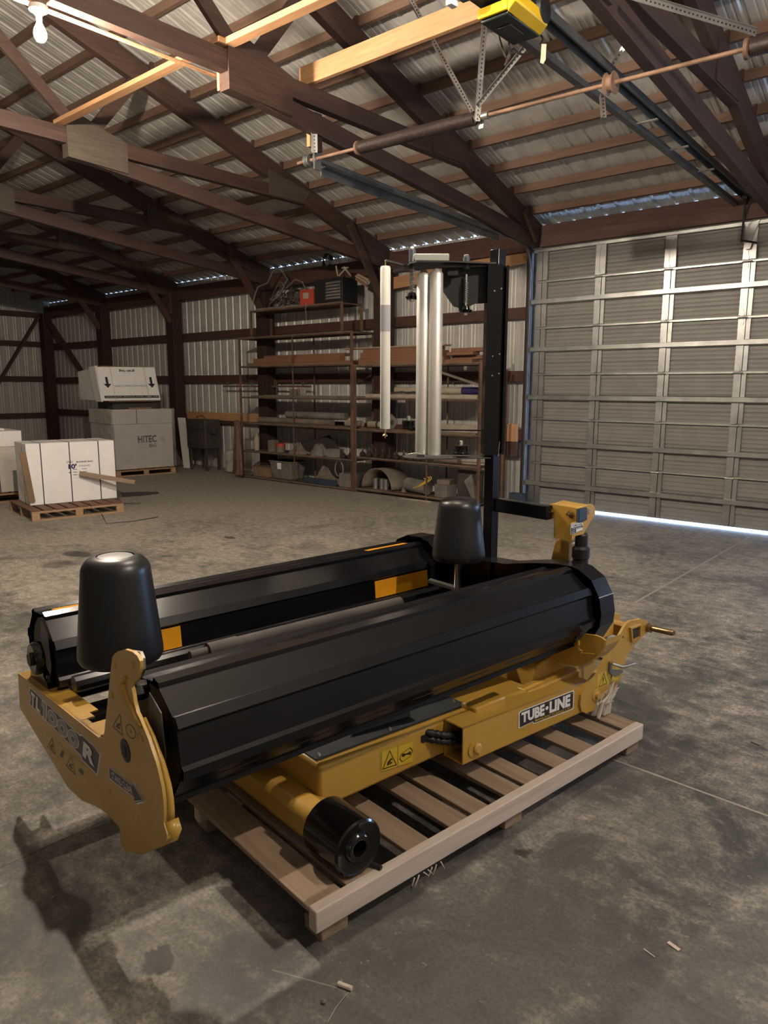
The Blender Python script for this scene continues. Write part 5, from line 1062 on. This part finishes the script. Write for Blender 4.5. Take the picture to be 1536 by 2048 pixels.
heap('dusty_rag_heap', 'dust', (-6.73,8.34,z), .055, .10, .20, 'brown bundle between the arched sheet and the grey drum', 'bundle', 6)
cyl('electric_motor', 'dustgrey', (-6.66,8.30,z+.125), (-6.25,8.24,z+.105), .10, 'dusty grey-blue motor drum lying on the bottom deck under the yellow cord', 'motor', 24)
b = MB()
for k in range(4): b.tube([Vector((-6.50+.04*k+.22*math.sin(a)+.04, 8.17-.006*k, z+.02+.24*abs(math.sin(a*.5+.3))+.012*k)) for a in [i*.16 for i in range(14)]], .0075, 6)
tag(b.build('extension_cord', 'yelcord'), 'yellow cord draped over the motor on the bottom deck', 'cord')
bx('grey_box', 'dustgrey', -6.10,-5.86,8.2,8.4, z, .18, 'small grey box right of the yellow cord', 'box', -8)
bx('grey_box', 'dust', -6.08,-5.88,8.22,8.38, z+.181, .07, 'flat brown box on the small grey box', 'box', 10)
bx('steel_sheet', 'dustdark', -5.78,-5.38,8.30,8.34, z, .40, 'large dark rusty panel standing at the right end of the bottom deck', 'panel')
b = MB(); b.cell([Vector(q) for q in ((-5.40,8.14,z),(-5.36,8.14,z),(-5.36,8.26,z),(-5.40,8.26,z),(-5.56,8.14,z+.28),(-5.44,8.14,z+.38),(-5.44,8.15,z+.38),(-5.56,8.15,z+.28))]); tag(b.build('grey_sheet', 'dustgrey'), 'tilted grey sheet in front of the dark panel', 'sheet')
b = MB(); b.bar((-6.55,8.02,.012),(-6.05,8.05,.012),.03,.02); tag(b.build('wood_strip', 'dustpale'), 'pale strip lying on the floor in front of the right bay', 'strip')
# --- top rack
z = 2.861
o = bx('red_case', 'red', -8.78,-8.50,8.17,8.36, z, .24, 'faded red metal case on the top rack', 'case', 3)
bx('case_badge', 'dustpale', -8.70,-8.58,8.160,8.166, z+.10, .09, 'pale badge on the front of the red case', 'badge', 3, bevel=0, parent=o)
tb2 = thing('black_tool_chest', 'black louvred metal chest on the top rack', 'chest', (-8.1,8.34,z))
b = MB(); b.box((-8.46,8.18,z),(-7.86,8.52,z+.36)); b.build('chest_body', 'black_dull', tb2, bevel=.006)
for i in range(6): b = MB(); b.cell([Vector(q) for q in ((-8.20,8.150,z+.05+.045*i),(-7.90,8.150,z+.05+.045*i),(-7.90,8.18,z+.05+.045*i),(-8.20,8.18,z+.05+.045*i),(-8.20,8.165,z+.068+.045*i),(-7.90,8.165,z+.068+.045*i),(-7.90,8.18,z+.085+.045*i),(-8.20,8.18,z+.085+.045*i))]); b.build('louvre', 'dustgrey', tb2)
ch = thing('tubular_chair_frame', 'bent pale steel tube frame lying at the left of the top rack', 'chair frame', (-9.6,8.3,z))
def pt(x, y, Y=8.25): return onY(x, y, Y)
cps = [[(506,606),(510,590),(516,575),(535,567),(545,545),(552,538),(562,540),(575,560),(560,590),(545,602)],[(540,600),(560,585),(575,575),(590,560),(605,565),(615,590)]]
for i, pth in enumerate(cps): b = MB(); b.tube([pt(x_, y_-1, 8.22+.1*i) for x_, y_ in pth], .012, 8); b.build('frame_tube', 'dustgrey', ch)
random.seed(21); jk = thing('scrap_heap', 'tangle of dark pipes, bars and brackets heaped on the top rack', 'scrap heap', (-9.2,8.38,z))
for i in range(26):
    a = Vector((random.uniform(-9.75,-8.98), random.uniform(8.25,8.55), z+random.uniform(.02,.12))); c = Vector((random.uniform(-9.7,-8.95), random.uniform(8.25,8.55), z+random.uniform(.08,.46)))
    mdl = (a+c)/2+Vector((0,0,random.uniform(-.02,.14))); b = MB(); b.tube([a, a.lerp(mdl,.6), mdl, mdl.lerp(c,.6)+Vector((0,0,.02)), c], random.choice((.008,.011,.016)), 7); b.build('scrap_bar', random.choice(('dustdark','dustgrey','rust','dustdark')), jk)
for i in range(4): b = MB(); b.box((-9.9,8.2+.07*i,z),(-8.85+.05*i,8.25+.07*i,z+.03+.01*i)); b.build('flat_bar', 'dustgrey', jk)
for i, (a, c) in enumerate((((676,552),(672,532)),((678,552),(692,536)),((702,552),(688,534)),((684,536),(696,535)))): 
    b = MB(); b.tube([pt(*a), pt(*c)], .013, 8); tag(b.build('wooden_stick', 'dustpale'), ['short upright stick on the black chest','stick slanting right on the black chest','stick slanting left on the black chest','short stick lying across the slanting sticks'][i], 'stick')
for i, (a, c) in enumerate((((712,552),(735,566)),((716,549),(738,560)),((712,558),(734,572)))):
    b = MB(); b.bar(pt(*a,8.3), pt(*c,8.3), .03, .03); tag(b.build('wooden_stake', 'lumber_pale' if i != 2 else 'lumber'), ['pale stake at the right end of the top rack','topmost pale stake at the right end of the top rack','reddish stake at the right end of the top rack'][i], 'stake')
b = MB(); c = onY(655,522,8.45); b.tube([c+Vector((.09*math.cos(a),0,.10*math.sin(a))) for a in [R(15*i) for i in range(22)]], [.02+.012*math.sin(i) for i in range(22)], 8); b.build('black_coil', 'black_dull', jk)
b = MB(); b.tube([pt(612,605,8.12), pt(611,620,8.11), pt(613,632,8.12), pt(611,642,8.12)], .003, 5); tag(b.build('hanging_string', 'dustpale'), 'thin pale string hanging from the top rack', 'string')
# right of the shelves
for i, (x, z0, z1) in enumerate(((-5.26,0,2.0),(-5.20,0,1.82))):
    b = MB(); b.box((x-.02,8.52,z0),(x+.02,8.56,z1)); tag(b.build('angle_iron', 'rust'), ['taller','shorter'][i]+' rusty bar standing at the right end of the shelves', 'bar')
b = MB(); p = onZ(1056,1000,0); b.box((-5.02,8.42,.02),(-4.82,8.52,.20)); b.box((-4.99,8.40,0),(-4.85,8.54,.02)); tag(b.build('battery_box', 'blue', bevel=.006), 'small dark box on the floor at the left foot of the garage door', 'box')
# ================================================================== CAMERA, DAYLIGHT, OUTPUT
W = bpy.data.worlds.new('sky'); bpy.context.scene.world = W; W.use_nodes = True
bg = W.node_tree.nodes['Background']; bg.inputs['Color'].default_value = (.42,.62,1,1); bg.inputs['Strength'].default_value = 7
ld = bpy.data.lights.new('window_portal', 'AREA'); ld.shape = 'RECTANGLE'; ld.size = 1.8; ld.size_y = 1.4; ld.cycles.is_portal = True
lo = bpy.data.objects.new('window_portal', ld); col.objects.link(lo); lo.location = (1.52, 8.93, 1.65); lo.rotation_euler = (R(-90), 0, 0); lo['kind'] = 'structure'
cd = bpy.data.cameras.new('camera'); cam = bpy.data.objects.new('camera', cd); col.objects.link(cam)
cd.sensor_fit = 'VERTICAL'; cd.sensor_height = 36; cd.lens = 36*CF/2048; cd.clip_start = .05; cd.clip_end = 200
mw = Matrix.Identity(4)
for i, a in enumerate((CRt, CUp, -_fw)):
    for j in range(3): mw[j][i] = a[j]
mw.translation = CO; cam.matrix_world = mw
sc = bpy.context.scene; sc.camera = cam
sc.view_settings.view_transform = 'Standard'; sc.view_settings.look = 'None'; sc.view_settings.gamma = 1; sc.view_settings.use_curve_mapping = False
sc.view_settings.exposure = 1.68
sc.cycles.use_denoising = True; sc.cycles.max_bounces = 6; sc.cycles.diffuse_bounces = 4; sc.cycles.glossy_bounces = 3; sc.cycles.transparent_max_bounces = 12; sc.cycles.sample_clamp_indirect = 6
